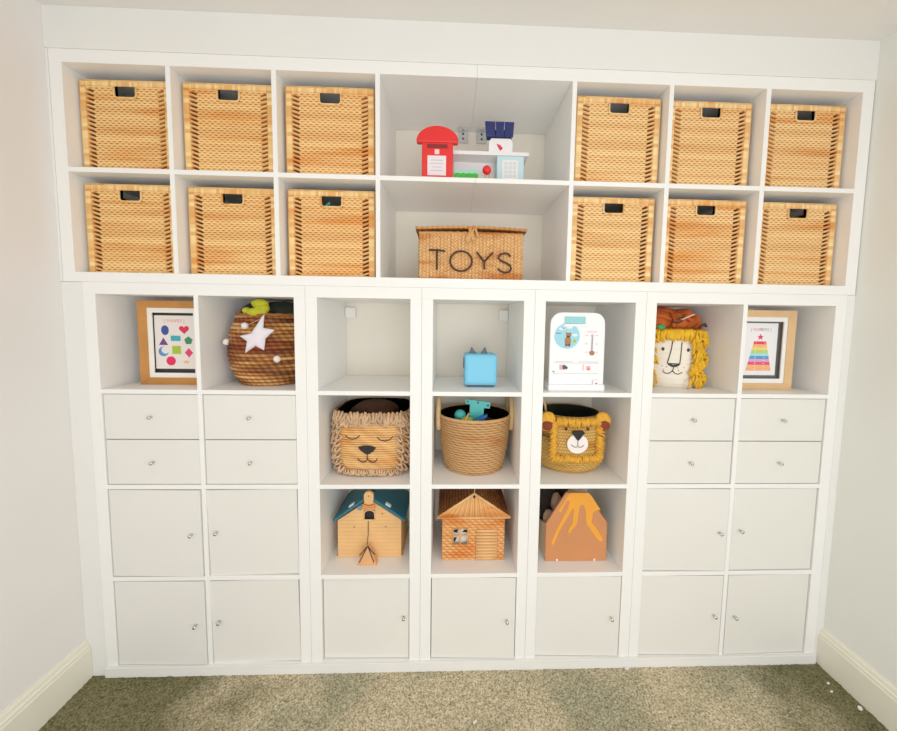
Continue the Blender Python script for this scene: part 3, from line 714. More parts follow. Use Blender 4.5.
m.box(a-.25, a+.25, -2.2, -2, b-3.2, b+3.4); m.use(1); m.ellipse(a, b-3.4, .95, .9, -2.5, -2, 16); m.use(2); m.ellipse(a, b+3.4, .5, .4, -2.3, -2, 10)
for dz in (-3.2, 0, 3.2): m.box(a-2.8, a-1.4, -2.06, -2, b+dz, b+dz+.25); m.box(a+1.3, a+2.3, -2.06, -2, b+dz, b+dz+.25)
m.box(a-2.2, a+1.8, -2.06, -2, b+4.6, b+4.9)
m.build('thermometer', ['steel grey', 'bear brown', 'print pink'], t)
m = MB(); m.box(-9.2, 8.6, -2.08, -2, 10.7, 10.85); m.box(-9.2, 8.6, -2.08, -2, 6.7, 6.85); m.box(-8.6, -1.6, -2.08, -2, 11.2, 11.4); m.box(.6, 8.4, -2.08, -2, 11.2, 11.4)
m.use(1); m.box(-6.6, -5.4, -2.3, -2, 8.2, 10.1); m.box(2.4, 2.8, -2.1, -2, 7.9, 10.3); m.ellipse(4.6, 8.9, .9, .9, -2.2, -2, 14); m.use(2); m.ellipse(-4.9, 9.2, .75, .95, -2.3, -2, 12); m.ellipse(-4.0, 9.0, .5, .6, -2.3, -2, 12); m.use(3); m.ellipse(4.7, 8.4, .45, .4, -2.3, -2, 10)
m.build('picture_row', ['print grey', 'print pink', 'print navy', 'print red'], t)
m = MB().box(6.4, 8.6, -3.2, -2.05, 2.6, 4.4); m.use(1); m.ellipse(7.5, 3.1, .5, .35, -3.26, -3.18, 12); m.build('picture_tile', ['board white', 'print red'], t, bevel=.08)
m = MB().tube([(-9.0, -2, 7.5), (-9.0, -3, 7.5)], .28, 10); m.build('peg', 'steel grey', t)

# ------------------------------------------------------------------ white canvas lion bin
LX, LY = 225.4, 24.2; LR = 12.9; FA = radians(-17)
t = thing('lion_canvas_bin', 'cream canvas lion face bin with yellow yarn mane, full of rust soft toys', 'basket', (LX, LY, Z1))
def on(dx, z_, r=LR+.12):
    a = FA+dx/LR
    return (r*sin(a), -r*cos(a), z_)
m = MB().lathe([(LR-.3, 0), (LR, .6), (LR, 23.4), (LR-.3, 24), (LR-.8, 24), (LR-.9, 2), (1, 1.6)], 56); 
for k in range(11): m.tube([((LR+.02)*cos(2*pi*i/56), (LR+.02)*sin(2*pi*i/56), 1.4+k*2.1) for i in range(56)], .14, 5, True)
m.build('body', 'canvas', t)
m = MB()
for sx, pts in ((-1, [(-.9, 19.2), (-1.2, 16), (-1.9, 12.5), (-2.4, 10.2)]), (1, [(2.6, 19.0), (2.5, 16), (2.4, 12.5), (2.2, 10.2)])): m.tube([on(a, b) for a, b in pts], .22, 6)
m.tube([on(0, 9), on(-.15, 7.6), on(-.5, 6.9), on(-1.6, 6.0), on(-2.9, 6.0), on(-4.0, 6.9)], .2, 6); m.tube([on(-.3, 7), on(.6, 6.1), on(1.8, 5.8), on(3.4, 6.6)], .2, 6)
for a, b in ((-4.2, 9), (-2.6, 8.6), (-3.6, 7.5), (1.5, 8.4), (1.9, 7.3), (4.0, 8.6)): m.ball(on(a, b), .2, nu=8, nv=6)
m.build('face_lines', 'ink', t)
for a, b in ((-4.2, 16.0), (5.4, 15.8)): MB().ball(on(a, b), .62, .4, .75, 12, 8).build('eye', 'ink', t)
m = MB(); nz = [(-2.5, 10.3), (2.4, 10.3), (2.0, 9.4), (.8, 8.7), (-.7, 8.7), (-1.9, 9.3)]
c_ = [on(a, b, LR+.3) for a, b in nz]+[on(a, b, LR-.1) for a, b in nz]; k = len(nz)
m.add(c_, [tuple(range(k)), tuple(range(2*k-1, k-1, -1))]+[(i, (i+1) % k, (i+1) % k+k, i+k) for i in range(k)]); m.build('nose', 'ink', t)
def tuft(m, base, out, down, n=7, r=.5, spread=1.2, L=3.2):
    for q in range(n):
        s1 = random.uniform(-spread, spread); s2 = random.uniform(-spread, spread)*.6
        tx, ty = -out[1], out[0]
        p0 = (base[0]+tx*s1*.4, base[1]+ty*s1*.4, base[2])
        k = random.uniform(.7, 1.15)*L
        p1 = (p0[0]+out[0]*1.1+tx*s1, p0[1]+out[1]*1.1+ty*s1, p0[2]+.35*k*(.3-down))
        p2 = (p0[0]+out[0]*1.2+tx*s1*1.2, p0[1]+out[1]*1.2+ty*s1*1.2, p0[2]-k*.55*down+s2)
        p3 = (p0[0]+out[0]*.7+tx*s1*1.1, p0[1]+out[1]*.7+ty*s1*1.1, p0[2]-k*down+s2)
        m.tube([p0, p1, p2, p3], r, 5)
m = MB()
for k in range(24):          # along the top rim
    dx = -6.0+k*.55; a = FA+dx/LR
    tuft(m, on(dx, 24.2, LR), (sin(a), -cos(a)), 1, 3, .42, 1.0, 4.2+.8*sin(k*.9))
for side, lo in ((1, 8.4), (-1, 8.4)):
    for k in range(15):
        for q in range(3):
            dx = side*(lo+q*1.9+random.uniform(-.3, .5)); a = FA+dx/LR; o_ = 1.5+.5*sin(k*1.1)
            tuft(m, on(dx, 23.8-k*1.48, LR), (o_*sin(a), -o_*cos(a)), 1, 3, .42, 1.6, 3.4)
m.build('mane', 'yarn yellow', t)
m = MB()
for (x, y_, z_, rx, ry, rz, sd) in ((-7.5, -5, 27.5, 6.5, 5, 4.6, 1), (-1, -6.5, 27, 5.5, 4, 4.2, 2.4), (5, -2.5, 28, 6, 6, 5, 3.3), (-3.5, 1, 30.2, 9, 7, 3.4, 4), (9.6, -2.5, 25.3, 3.0, 5, 3.6, 5)): m.ball((LX+x, LY+y_, Z1+z_), rx, ry, rz, 30, 18, .1, sd)
for pts in ([(-12, -9.0, 30), (-8, -10.2, 29.6), (-5, -10.4, 28)], [(-4, -10.7, 25), (-3.4, -10.6, 28), (-4.2, -9.6, 31)], [(1, -10.4, 30), (4, -9.4, 28), (7, -8.2, 29)]): m.tube([(LX+a, LY+b, Z1+c) for a, b, c in pts], .8, 8)
tag(m.build('rust_soft_toy', 'rust'), 'rust orange soft toys heaped over the rim of the cream lion bin', 'soft toy')
tag(MB().ball((215.6, 12.0, 136.4), 1.7, .9, 1.0, 16, 8, .1, 2).build('green_toy_leaf', 'green plastic'), 'small green toy leaf on the rim of the cream lion bin', 'toy')
m = MB(); m.tube([(219.6, 11.6, 138.6), (221.4, 10.8, 138.0), (223, 10.6, 138.8), (224, 10.6, 140), (222.4, 10.7, 140.3), (221.6, 10.7, 139.2)], .42, 7); m.use(1); m.tube([(223, 10.4, 139.4), (225.5, 10.2, 140.6), (228, 10.4, 141.6)], .22, 6)
tag(m.build('toy_clip', ['thread', 'pom white']), 'small dark and white toy clip lying against the rust soft toys', 'toy')
m = MB(); m.tube([(231.6, 12.4, 136.0), (232.8, 12.2, 137.2), (234.2, 12.6, 137.6), (235, 13, 136.8)], .6, 7)
tag(m.build('brown_toy_paw', 'thread'), 'dark brown toy paw hooked over the yellow mane of the cream lion bin', 'toy')

# ------------------------------------------------------------------ sleepy lion basket
Z2 = 75.53
AX, AY = 98.25, 22.0
t = thing('lion_straw_basket', 'straw lion basket with closed eyes and a beige loop mane', 'basket', (AX, AY, Z2))
SQ = 3.7
def rsq(a, r):
    return r/((abs(cos(a))**SQ+abs(sin(a))**SQ)**(1/SQ))
def prA(tt): return interp([(0, 13.0), (.15, 14.4), (.35, 15.3), (.6, 15.5), (1, 14.9)], tt)
HA = 25.4
m = MB(); NU, NV = 140, 108
def fnA(i, j):
    a = 2*pi*i/NU; tt = j/NV; row = tt*27; k = int(row); fr = row-k
    rb = abs(sin(pi*fr))**.6; tw = .5+.5*sin(i*.9+k*1.3+fr*2)
    h = rb*(.75+.25*tw); R = rsq(a, prA(tt)+.35*(h-.5))
    return (R*cos(a), R*sin(a), HA*tt), max(.03, min(1, .12+.8*h+.12*sin(a*5+k)))
m.grid(fnA, NU, NV, True); m.build('body', 'straw', t)
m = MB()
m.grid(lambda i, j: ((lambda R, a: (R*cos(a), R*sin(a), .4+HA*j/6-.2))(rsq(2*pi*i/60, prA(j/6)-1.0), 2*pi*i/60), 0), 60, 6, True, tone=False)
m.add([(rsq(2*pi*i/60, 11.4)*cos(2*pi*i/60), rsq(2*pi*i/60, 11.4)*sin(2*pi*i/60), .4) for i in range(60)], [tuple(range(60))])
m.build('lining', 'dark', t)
def onA(X, Z, e=.3):
    x = X-AX; z_ = Z-Z2; r = prA(max(0, min(1, z_/HA)))
    lo = max(0., 1-(min(abs(x), r*.999)/r)**SQ)
    return (x, -r*lo**(1/SQ)-e, z_)
for pts in ([(89.2, 92.4), (90.2, 91.5), (91.9, 91.0), (93.6, 91.3), (94.9, 92.5)], [(101.6, 91.8), (103, 90.6), (104.6, 90.2), (106.4, 90.7), (107.7, 92.0)]): MB().tube([onA(*p) for p in pts], .2, 6).build('eyelid', 'ink', t)
nz = [(94.2, 88.0), (96, 88.4), (98, 88.5), (99.8, 88.3), (101.2, 87.6), (100.2, 86.2), (98.7, 85.2), (97.7, 84.9), (96.6, 85.5), (95, 86.8)]
m = MB(); k = len(nz); m.add([onA(a, b, .65) for a, b in nz]+[onA(a, b, .1) for a, b in nz], [tuple(range(k))[::-1], tuple(range(k, 2*k))]+[(i, (i+1) % k, (i+1) % k+k, i+k) for i in range(k)]); m.build('nose', 'black', t)
m = MB(); m.tube([onA(97.7, 85), onA(97.7, 82.9)], .2, 6); m.tube([onA(94.0, 83.3), onA(94.6, 82.2), onA(95.8, 81.6), onA(97, 81.9), onA(97.7, 82.9), onA(98.6, 81.9), onA(99.9, 81.5), onA(101.1, 82.1), onA(101.6, 83.2)], .2, 6); m.build('mouth', 'ink', t)
m = MB()
def loop(m, p, n, d, w, L, r):
    """a hanging loop of cord: p base, n outward normal (x,y), d direction (unit, 3D), w half width along the tangent"""
    tx, ty = -n[1], n[0]; sx = d[2]
    pts = []
    for k in range(11):
        u = -1+2*k/10
        s_ = w*u; dn = L*(1-u*u)**.6; bul = .9*(1-u*u)+.25
        side = (n[1]*d[2], -n[0]*d[2], n[0]*d[1]-n[1]*d[0])
        pts.append((p[0]+n[0]*bul+side[0]*s_+d[0]*dn, p[1]+n[1]*bul+side[1]*s_+d[1]*dn, p[2]+side[2]*s_+d[2]*dn))
    m.tube(pts, r, 5)
def spA(a, z_, e=0):
    R = rsq(a, prA(max(0, min(1, z_/HA)))+e)
    return (R*cos(a), R*sin(a), z_)
def nA(a):
    x = abs(cos(a))**(SQ-1)*(1 if cos(a) > 0 else -1); y = abs(sin(a))**(SQ-1)*(1 if sin(a) > 0 else -1); l = sqrt(x*x+y*y); return (x/l, y/l)
for k in range(19):
    for q in range(2):
        a = -pi/2+(-.84+1.68*(k+.5*q)/18.5); tn = (-nA(a)[1], nA(a)[0]); ang = random.uniform(-.45, .45)
        loop(m, spA(a, HA+.5-q*1.3, .1+.3*(1-q)), nA(a), (sin(ang)*tn[0], sin(ang)*tn[1], -cos(ang)), random.uniform(.75, 1.0), random.uniform(3.4, 4.4), .46)
for sd in (-1, 1):
    for q in range(4):
        for k in range(9):
            a = -pi/2+sd*(.68+q*.17+random.uniform(-.03, .03)); z_ = HA-.3-k*2.55-random.uniform(0, .7)-.6*(q % 2)
            tn = (-nA(a)[1], nA(a)[0]); ang = random.uniform(.2, .9); loop(m, spA(a, z_, .1), nA(a), (sd*sin(ang)*tn[0], sd*sin(ang)*tn[1], -cos(ang)), random.uniform(.85, 1.2), random.uniform(2.2, 3.0), .5)
for k in range(24):
    a = -pi/2+(-.8+1.6*k/23); ang = random.uniform(-.4, .4); loop(m, spA(a, 2.8, .1), nA(a), (sin(ang), 0, -cos(ang)), random.uniform(.5, .75), random.uniform(1.8, 2.4), .36)
m.build('mane', 'cord', t)
m = MB().ball((AX-1, 25.5, 97.6), 10.5, 8.5, 5.0, 30, 18, .08, 2)
tag(m.build('brown_plush_toy', 'brown plush'), 'brown fluffy soft toy filling the sleepy lion basket', 'soft toy')

# ------------------------------------------------------------------ tan belly basket with handles
t = thing('handled_basket', 'tan woven bucket basket with two pale rope handles holding bright toys', 'basket', (140.5, 20.4, Z2))
m = MB(); HB = 22.9
woven(m, lambda tt: interp([(0, 12.4), (.06, 12.9), (.5, 14.5), (1, 15.6)], tt), 0, HB, 22, 26, .8, twist=2.2)
m.build('body', 'tan', t)
MB().lathe([(11.8, .4), (13.2, 11), (14.3, HB-.2)], 44).build('lining', 'dark', t) if False else None
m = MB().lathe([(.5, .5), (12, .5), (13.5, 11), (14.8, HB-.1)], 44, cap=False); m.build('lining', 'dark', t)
MB().tube([(15.4*cos(2*pi*i/60), 15.4*sin(2*pi*i/60), HB) for i in range(60)], .5, 8, True, tone=.7).build('rim', 'tan', t)
for sx in (-1, 1):
    x = sx*15.3
    pts = [(x*.985, -5.0, 17.0), (x, -5.4, 20), (x, -5.3, 26), (x, -4.2, 28.6), (x, -1.5, 30), (x, 1.5, 30), (x, 4.2, 28.6), (x, 5.3, 26), (x, 5.4, 20), (x*.985, 5.0, 17.0)]
    MB().tube(pts, .95, 8).build('handle', 'handle', t)
def plate(pts, y_, th, m): return MB().prism(pts, y_, y_+th)
m = MB(); m.prism([(136.2, 105.4), (141.4, 104.9), (146.6, 104.2), (146.4, 101.6), (144.0, 101.8), (143.5, 95.0), (138.0, 95.0), (138.2, 103.4), (136.3, 103.6)], 14, 15)
m.use(1)
for a, b in ((137.2, 104.5), (141.5, 104.1), (145.6, 102.9)): m.ellipse(a, b, .5, .5, 13.9, 14.02, 12)
tag(m.build('toy_bracket', ['teal', 'print navy'], bevel=.15), 'flat teal toy plate with holes sticking up from the handled basket', 'toy')
m = MB(); m.prism([(139.0, 95.4), (140.4, 97.6), (142.8, 98.8), (145.3, 99.8), (144.4, 97.8), (145.0, 95.2)], 10.6, 13.2); tag(m.build('toy_fish', 'blue', bevel=.4), 'blue toy fish shape lying in the handled basket', 'toy')
tag(MB().ball((136.8, 11.2, 96.9), 2.6, 2.4, 2.0, 20, 12).build('toy_ball', 'yellow green'), 'yellow green toy ball in the handled basket', 'ball')
tag(MB().ball((134.2, 14.4, 98.6), 2.4, nu=20, nv=12).build('toy_ball', 'teal'), 'teal toy ball in the handled basket', 'ball')
tag(MB().tube([(135.4, 8.5, 96.2), (136.4, 9.2, 98.4), (137.6, 10.2, 100.6)], .3, 8).build('toy_stick', 'pinewood'), 'thin wooden toy stick leaning on the yellow green ball', 'toy')
m = MB().ball((140, 22, 92), 12, 12, 4, 24, 10, .05, 1); tag(m.build('dark_soft_toy', 'dark plush'), 'dark soft toy lying deep inside the handled basket', 'soft toy')

# ------------------------------------------------------------------ mustard lion basket
EX, EY = 182.1, 22.3
t = thing('lion_belly_basket', 'mustard straw belly basket with a lion face, round ears and orange fringe', 'basket', (EX, EY, Z2))
m = MB(); woven(m, lambda tt: interp([(0, 12.0), (.12, 13.7), (.45, 15.1), (.8, 15.6), (1, 14.8)], tt), 0, 14.4, 17, 40, .35, twist=.6, rxy=(1.025, 1)); m.build('body', 'mustard', t)
m = MB(); woven(m, lambda tt: 13.6-.9*tt, 13.2, 23.8, 14, 36, .3, twist=.6); m.build('upper_wall', 'mustard', t)
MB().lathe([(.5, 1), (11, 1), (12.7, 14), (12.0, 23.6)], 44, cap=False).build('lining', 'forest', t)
def E_(X, Z): return X-EX, Z-Z2
yF = -16.0
fp = [(172.6, 84.0), (176, 83.0), (181, 82.8), (186, 83.2), (189.4, 84.6), (190.2, 90), (189.6, 96), (188.6, 99.2), (181, 99.7), (173.2, 99.6), (172.0, 96), (171.6, 90)]
m = MB(); NU_, NV_ = 60, 56
def fE(i, j):
    u = i/NU_; z_ = 82.8+16.8*j/NV_; hw = 8.2*(1-.15*abs(2*j/NV_-1)**4); X = 181.1+hw*(2*u-1)
    h = abs(sin(pi*j/4))**.6*(.6+.4*sin(i*1.7+j//4*pi)); 
    return (X-EX, yF+2.2*(2*u-1)**2-.3*h, z_-Z2), .15+.75*h
m.grid(fE, NU_, NV_); m.grid(lambda i, j: ((lambda p: (p[0], p[1]+1.2, p[2]))(fE(NU_-i, j)[0]), .3), NU_, NV_); m.build('face', 'mustard', t)
a, b = E_(180.7, 89.6); MB().ellipse(a, b, 4.2, 3.9, yF-.9, yF-.2).build('muzzle', 'felt white', t, bevel=.15)
m = MB().prism([E_(*q) for q in ((178.0, 94.4), (179.0, 95.0), (182.4, 95.0), (183.4, 94.3), (182.3, 92.7), (181.0, 91.1), (180.4, 91.1), (179.2, 92.6))], yF-1.3, yF-.6); m.build('nose', 'black', t, bevel=.12)
m = MB(); q = lambda X, Z: (X-EX, yF-1.0, Z-Z2)
m.tube([q(180.7, 91.2), q(180.7, 88.9)], .14, 6); m.tube([q(178.1, 89.4), q(178.9, 88.6), q(180, 88.3), q(180.7, 88.7), q(181.4, 88.3), q(182.4, 88.5), q(183.2, 89.2)], .14, 6); m.build('mouth', 'ink', t)
for X in (176.0, 184.8): a, b = E_(X, 95.5); MB().ball((a, yF-.35, b), .65, .4, .65, 12, 8).build('eye', 'ink', t)
for X, sgn in ((169.3, -1), (191.6, 1)):
    a, b = E_(X, 97.8)
    e = MB().ball((a, yF+2.4, b), 3.4, 1.6, 4.0, 24, 14, .05, X).build('ear', 'yarn orange', t)
    MB().ball((a-sgn*-.2, yF+1.4, b-1.2), 2.5, .9, 2.3, 18, 10).build('inner_ear', 'rust dark', e)
m = MB()
def fringe(m, X, Z, dx, dz, L, yy):
    for k in range(3):
        jx = random.uniform(-.35, .35); jz = random.uniform(-.35, .35); l = L*random.uniform(.75, 1.1)
        p0 = (X+jx-EX, yy, Z+jz-Z2); m.tube([p0, (p0[0]+dx*l*.5, yy-.8, p0[2]+dz*l*.5), (p0[0]+dx*l, yy-.5+.2*k, p0[2]+dz*l)], .34, 5)
for k in range(26):
    X = 173.2+15.8*k/25; fringe(m, X, 99.6, random.uniform(-.2, .2), -1, 3.2, yF-.3+2.2*((X-181.1)/8.2)**2)
for k in range(24):
    X = 172.6+17*k/23; s_ = (X-181.1)/8.5; fringe(m, X, 84.4, s_*.6, -1, 2.7, yF-.2+1.5*s_*s_)
for sgn in (-1, 1):
    for k in range(16):
        Z_ = 84.6+13.4*k/15; fringe(m, 181.1+sgn*8.0, Z_, sgn*1.0, -.55, 2.9, yF+1.7)
m.build('mane', 'yarn orange', t)
m = MB()
for sgn in (-1,): m.tube([(-11.8, -7, 24), (-13.2, -7.5, 30), (-14.6, -6.5, 32.6), (-15.3, -5, 30.5), (-14.8, -4, 26), (-12.2, -3, 23)], .4, 7); m.tube([(-11.8, -7, 24), (-12.6, -8, 28), (-14.9, -7.8, 32.0), (-15.6, -6, 31)], .4, 7)
m.build('handle', 'handle', t)

# ------------------------------------------------------------------ wooden hen house
Z3 = 39.83
t = thing('toy_barn', 'plywood toy barn with teal roof and arched doorway, left of the rush house', 'toy', (97.6, 21.2, Z3))
m = MB(); yf = -10.5
wp = [(-12.9, 0), (12.9, 0), (12.9, 15.8), (0, 24.6), (-12.9, 15.9)]
hole = [(-2.3, 16.0), (2.2, 16.0), (2.2, 18.6)]+[(-.05+2.25*cos(radians(a)), 18.6+1.7*sin(radians(a))) for a in range(15, 180, 15)]+[(-2.3, 18.6)]
# planked front, split round the doorway
def plank(z0, z1, xa, xb): m.box(xa, xb, yf, yf+1.0, z0+.06, z1)
pw = 1.58
for k in range(16):
    z0, z1 = k*pw, (k+1)*pw
    hw0 = 12.9 if z1 <= 15.9 else max(0, 12.9*(1-(z1-15.9)/8.7))
    if hw0 <= .3: break
    if z0 >= 15.7 and z0 < 20.2: plank(z0, z1, -hw0, -2.3); plank(z0, z1, 2.25, hw0)
    else: plank(z0, z1, -hw0, hw0)
m.prism([(-12.9, 0), (12.9, 0), (12.9, 15.8), (2.25, 15.8), (-2.3, 15.8), (-12.9, 15.8)], yf+.15, yf+1.0)
m.prism([(-12.9, 15.8), (-2.3, 15.8), (-2.3, 23.0)], yf+.15, yf+1.0); m.prism([(12.9, 15.8), (2.25, 23.0), (2.25, 15.8)], yf+.15, yf+1.0); m.prism([(-2.6, 20.3), (2.6, 20.3), (2.4, 23.0), (0, 24.6), (-2.4, 23.0)], yf+.1, yf+1.0)
m.box(-12.9, -11.9, yf+1, 11, 0, 15.7); m.box(11.9, 12.9, yf+1, 11, 0, 15.7); m.prism(wp, 10.5, 11.5); m.box(-13.6, 13.6, yf+.2, 11.6, -.0, .5)
m.build('wall', 'pinewood', t)
m = MB().prism(hole, yf+1.1, yf+1.3); m.build('doorway', 'black', t)
m = MB()
fr = [(-2.3, 16.0), (-2.3, 18.6)]+[(-.05+2.25*cos(radians(a)), 18.6+1.7*sin(radians(a))) for a in range(165, 0, -15)]+[(2.2, 18.6), (2.2, 16.0)]
m.tube([(a, yf-.1, b) for a, b in fr], .35, 6, True); m.build('door_frame', 'pinewood', t)
for sgn in (-1, 1):
    r = MB(); x0, z0, x1, z1 = sgn*.6, 25.2, sgn*14.2, 15.6
    nx_, nz_ = (sgn*(z0-z1)/16.6, 13.6/16.6)
    r.prism([(x0, z0), (x1, z1), (x1+nx_*1.0, z1+nz_*1.0), (x0+nx_*1.0, z0+nz_*1.0)], yf-.9, 12.2)
    r.use(1)
    mx_, mz_ = x0+(x1-x0)*.45, z0+(z1-z0)*.45
    r.prism([(mx_-sgn*1+nx_*1.02, mz_+.7+nz_*1.02), (mx_+sgn*1+nx_*1.02, mz_-.7+nz_*1.02), (mx_+sgn*1+nx_*1.5, mz_-.7+nz_*1.5), (mx_-sgn*1+nx_*1.5, mz_+.7+nz_*1.5)], yf+.2, yf+2.0)
    r.build('roof', ['teal roof', 'toy white'], t, bevel=.06)
m = MB().prism([(-1.7, 23.6), (1.7, 23.6), (1.9, 26.2)]+[(1.9*cos(radians(a)), 27.0+1.7*sin(radians(a))) for a in range(0, 181, 20)]+[(-1.9, 26.2)], yf-1.6, yf-.3); m.use(1); m.ellipse(0, 26.8, .35, .35, yf-1.7, yf-1.55, 10); m.build('finial', ['pinewood', 'bear brown'], t, bevel=.1)
m = MB(); m.prism([(-2.9, 21.0), (-2.5, 23.2), (-.3, 22.2), (2.4, 23.2), (2.6, 21.2), (.2, 21.4)], yf-.9, yf-.5); m.build('bow', 'bow orange', t, bevel=.1)
m = MB(); m.prism([(-5.0, 20.9), (-4.6, 22.0), (-3.2, 22.4), (-2.6, 21.2), (-3.4, 20.2), (-4.4, 20.2)], yf-.5, yf-.1); m.build('blue_badge', 'butterfly blue', t, bevel=.1)
for a, b in ((-6.2, 13.0), (6.6, 13.0), (5.2, 18.6)): MB().ellipse(a, b, .4, .35, yf-.1, yf+.1, 10).build('plug', 'bear brown', t)
MB().tube([(-.5, yf+.6, 15.9), (-.5, yf-.25, 15.6), (-.5, yf-.4, 10), (-.4, yf-3, 7.4)], .16, 6).build('cord', 'thread', t)
t = thing('toy_tent', 'little wooden toy tent with dark cords in front of the plywood barn', 'toy', (97.6, 7.3, Z3))
m = MB(); 
m.add([(-3.9, -1.8, 0), (3.9, -1.8, 0), (3.9, 1.5, 0), (-3.9, 1.5, 0), (-3.4, -1.8, 1.2), (3.4, -1.8, 1.2), (3.4, 1.5, 1.2), (-3.4, 1.5, 1.2), (-.5, -.3, 7.2), (.7, -.3, 7.2), (.7, .6, 7.2), (-.5, .6, 7.2)],
  [(3, 2, 1, 0), (0, 1, 5, 4), (1, 2, 6, 5), (2, 3, 7, 6), (3, 0, 4, 7), (4, 5, 9, 8), (5, 6, 10, 9), (6, 7, 11, 10), (7, 4, 8, 11), (8, 9, 10, 11)])
m.build('body', 'tent wood', t, bevel=.1)
for x1, z1, in ((-3.0, 4.0), (-3.0, 1.2), (2.8, 1.3), (3.1, 4.2)): MB().tube([(.1, -.5, 7.3), (x1*.55, -1.35, 7.3-(7.3-z1)*.55), (x1, -1.9 if z1 < 2 else -1.3, z1)], .2, 6).build('cord', 'thread', t)

# ------------------------------------------------------------------ rush house
t = thing('rush_toy_house', 'woven rush toy house with pitched roof, small window and door', 'toy', (140.1, 20.0, Z3))
m = MB(); hw = 12.7; yf = -11.8; HZ = 18.6; NU, NV = 96, 80
wx0, wx1, wz0, wz1 = -8.4, -2.2, 7.1, 13.5; dx0, dx1, dz1 = 1.0, 9.9, 13.4
def fh(i, j):
    u = -hw+2*hw*i/NU; z_ = HZ*j/NV; row = z_/1.16; k = int(row); frc = row-k
    rb = abs(sin(pi*frc))**.6; ov = .5+.5*cos(pi*u/1.3+pi*(k % 2)+frc*2.2); h = rb*(.4+.6*ov)
    if dx0 < u < dx1 and z_ < dz1: return (u, yf+.55-.1*rb, z_), .5
    return (u, yf-.7*h+.3, z_), max(.03, min(1, .1+.85*h))
m.grid(fh, NU, NV, skip=lambda i, j: (wx0 < -hw+2*hw*(i+.5)/NU < wx1 and wz0 < HZ*(j+.5)/NV < wz1))
for sx in (-1, 1): m.grid(lambda i, j, sx=sx: ((sx*(hw-.2*((i+j) % 2)), yf+24*i/24, HZ*j/24), .3+.4*((i+j) % 2)), 24, 24)
m.grid(lambda i, j: ((-hw+2*hw*i/10, 12.2, HZ*j/10), .5), 10, 10)
m.build('wall', 'hutwall', t)
d = MB()
for k in range(10): d.tube([(dx0+.2, yf+.15, .7+k*1.3), (dx1-.2, yf+.15, .7+k*1.3)], .62, 6, tone=.75+.1*(k % 2))
d.build('door', 'hutwall', t)
w = MB(); w.tube([(-5.4, yf-.1, wz0), (-5.4, yf-.1, wz1)], .38, 6, tone=.8); w.tube([(wx0, yf-.1, 10.3), (wx1, yf-.1, 10.3)], .38, 6, tone=.8)
w.tube([(wx0, yf-.2, wz0), (wx1, yf-.2, wz0), (wx1, yf-.2, wz1), (wx0, yf-.2, wz1)], .4, 6, True, tone=.8); w.build('window_frame', 'hutwall', t)
m = MB().box(wx0-1.5, wx1+1.5, yf+1.6, yf+1.9, wz0-1.5, wz1+1.5); m.use(1); m.prism([(wx0+.2, 12), (-6.2, 12.6), (-6.4, 11), (wx0+.1, 11.2)], yf+1.3, yf+1.55); m.prism([(-7.8, 9.4), (-6.4, 9.6), (-7.4, 7.2), (-8.2, 7.4)], yf+1.3, yf+1.55); m.prism([(-4.6, 11.2), (-2.4, 13.2), (-2.4, 11.1)], yf+1.3, yf+1.55); m.build('window_backing', ['felt white', 'black'], t)
m = MB(); gx, gz0, gz1 = 14.1, 18.8, 28.6      # gable front
for k in range(60):
    u = -gx+2*gx*(k+.5)/60; top = gz1-(gz1-gz0)*abs(u)/gx
    # canes fan out from the ridge
    ub = u; ut = u*.62; zt_ = gz1-(gz1-gz0)*abs(ut)/gx
    m.tube([(ub, yf-1.0, gz0+.1), ((ub+ut)/2, yf-1.15, (gz0+zt_)/2), (ut, yf-1.0, max(gz0+.3, zt_-.3))], .3, 5, tone=.35+.5*((k*7) % 5)/4)
m.prism([(-gx, gz0), (gx, gz0), (0, gz1)], yf-.95, yf-.3)
m.tube([(-gx-.6, yf-1.2, gz0-.1), (gx+.6, yf-1.2, gz0-.1)], .42, 6, tone=.8)
for sx in (-1, 1): m.tube([(0, yf-1.3, gz1+.2), (sx*(gx+.6), yf-1.3, gz0+.1)], .42, 6, tone=.95)
m.build('gable', 'hutwall', t)
for sx in (-1, 1):
    m = MB()
    def fr_(i, j, sx=sx):
        q = j/36; h = abs(sin(pi*j/3))**.6*(.5+.5*sin(i*1.5+j//3*pi))
        x = sx*(gx+.4)*q; z_ = gz1+.3-(gz1-gz0)*q
        h *= random.uniform(.5, 1.2); return (x+sx*.4*h, yf-1.0+25.4*i/64+random.uniform(-.15, .15), z_+.5*h), max(0, min(1, .1+.75*h+random.uniform(-.15, .15)))
    if sx > 0: m.grid(fr_, 64, 36)
    else: m.grid(lambda i, j: fr_(64-i, j), 64, 36)
    m.build('roof', 'hutroof', t)
m = MB().tube([(.0, yf-1.6, gz1-.3), (0, yf-1.7, gz1+1.6), (.15, yf-1.6, gz1+4)], .14, 6); m.use(1); m.ball((0, yf-1.6, gz1-.9), .45, .3, .7, 10, 6); m.build('hanging_loop', ['handle', 'black'], t)

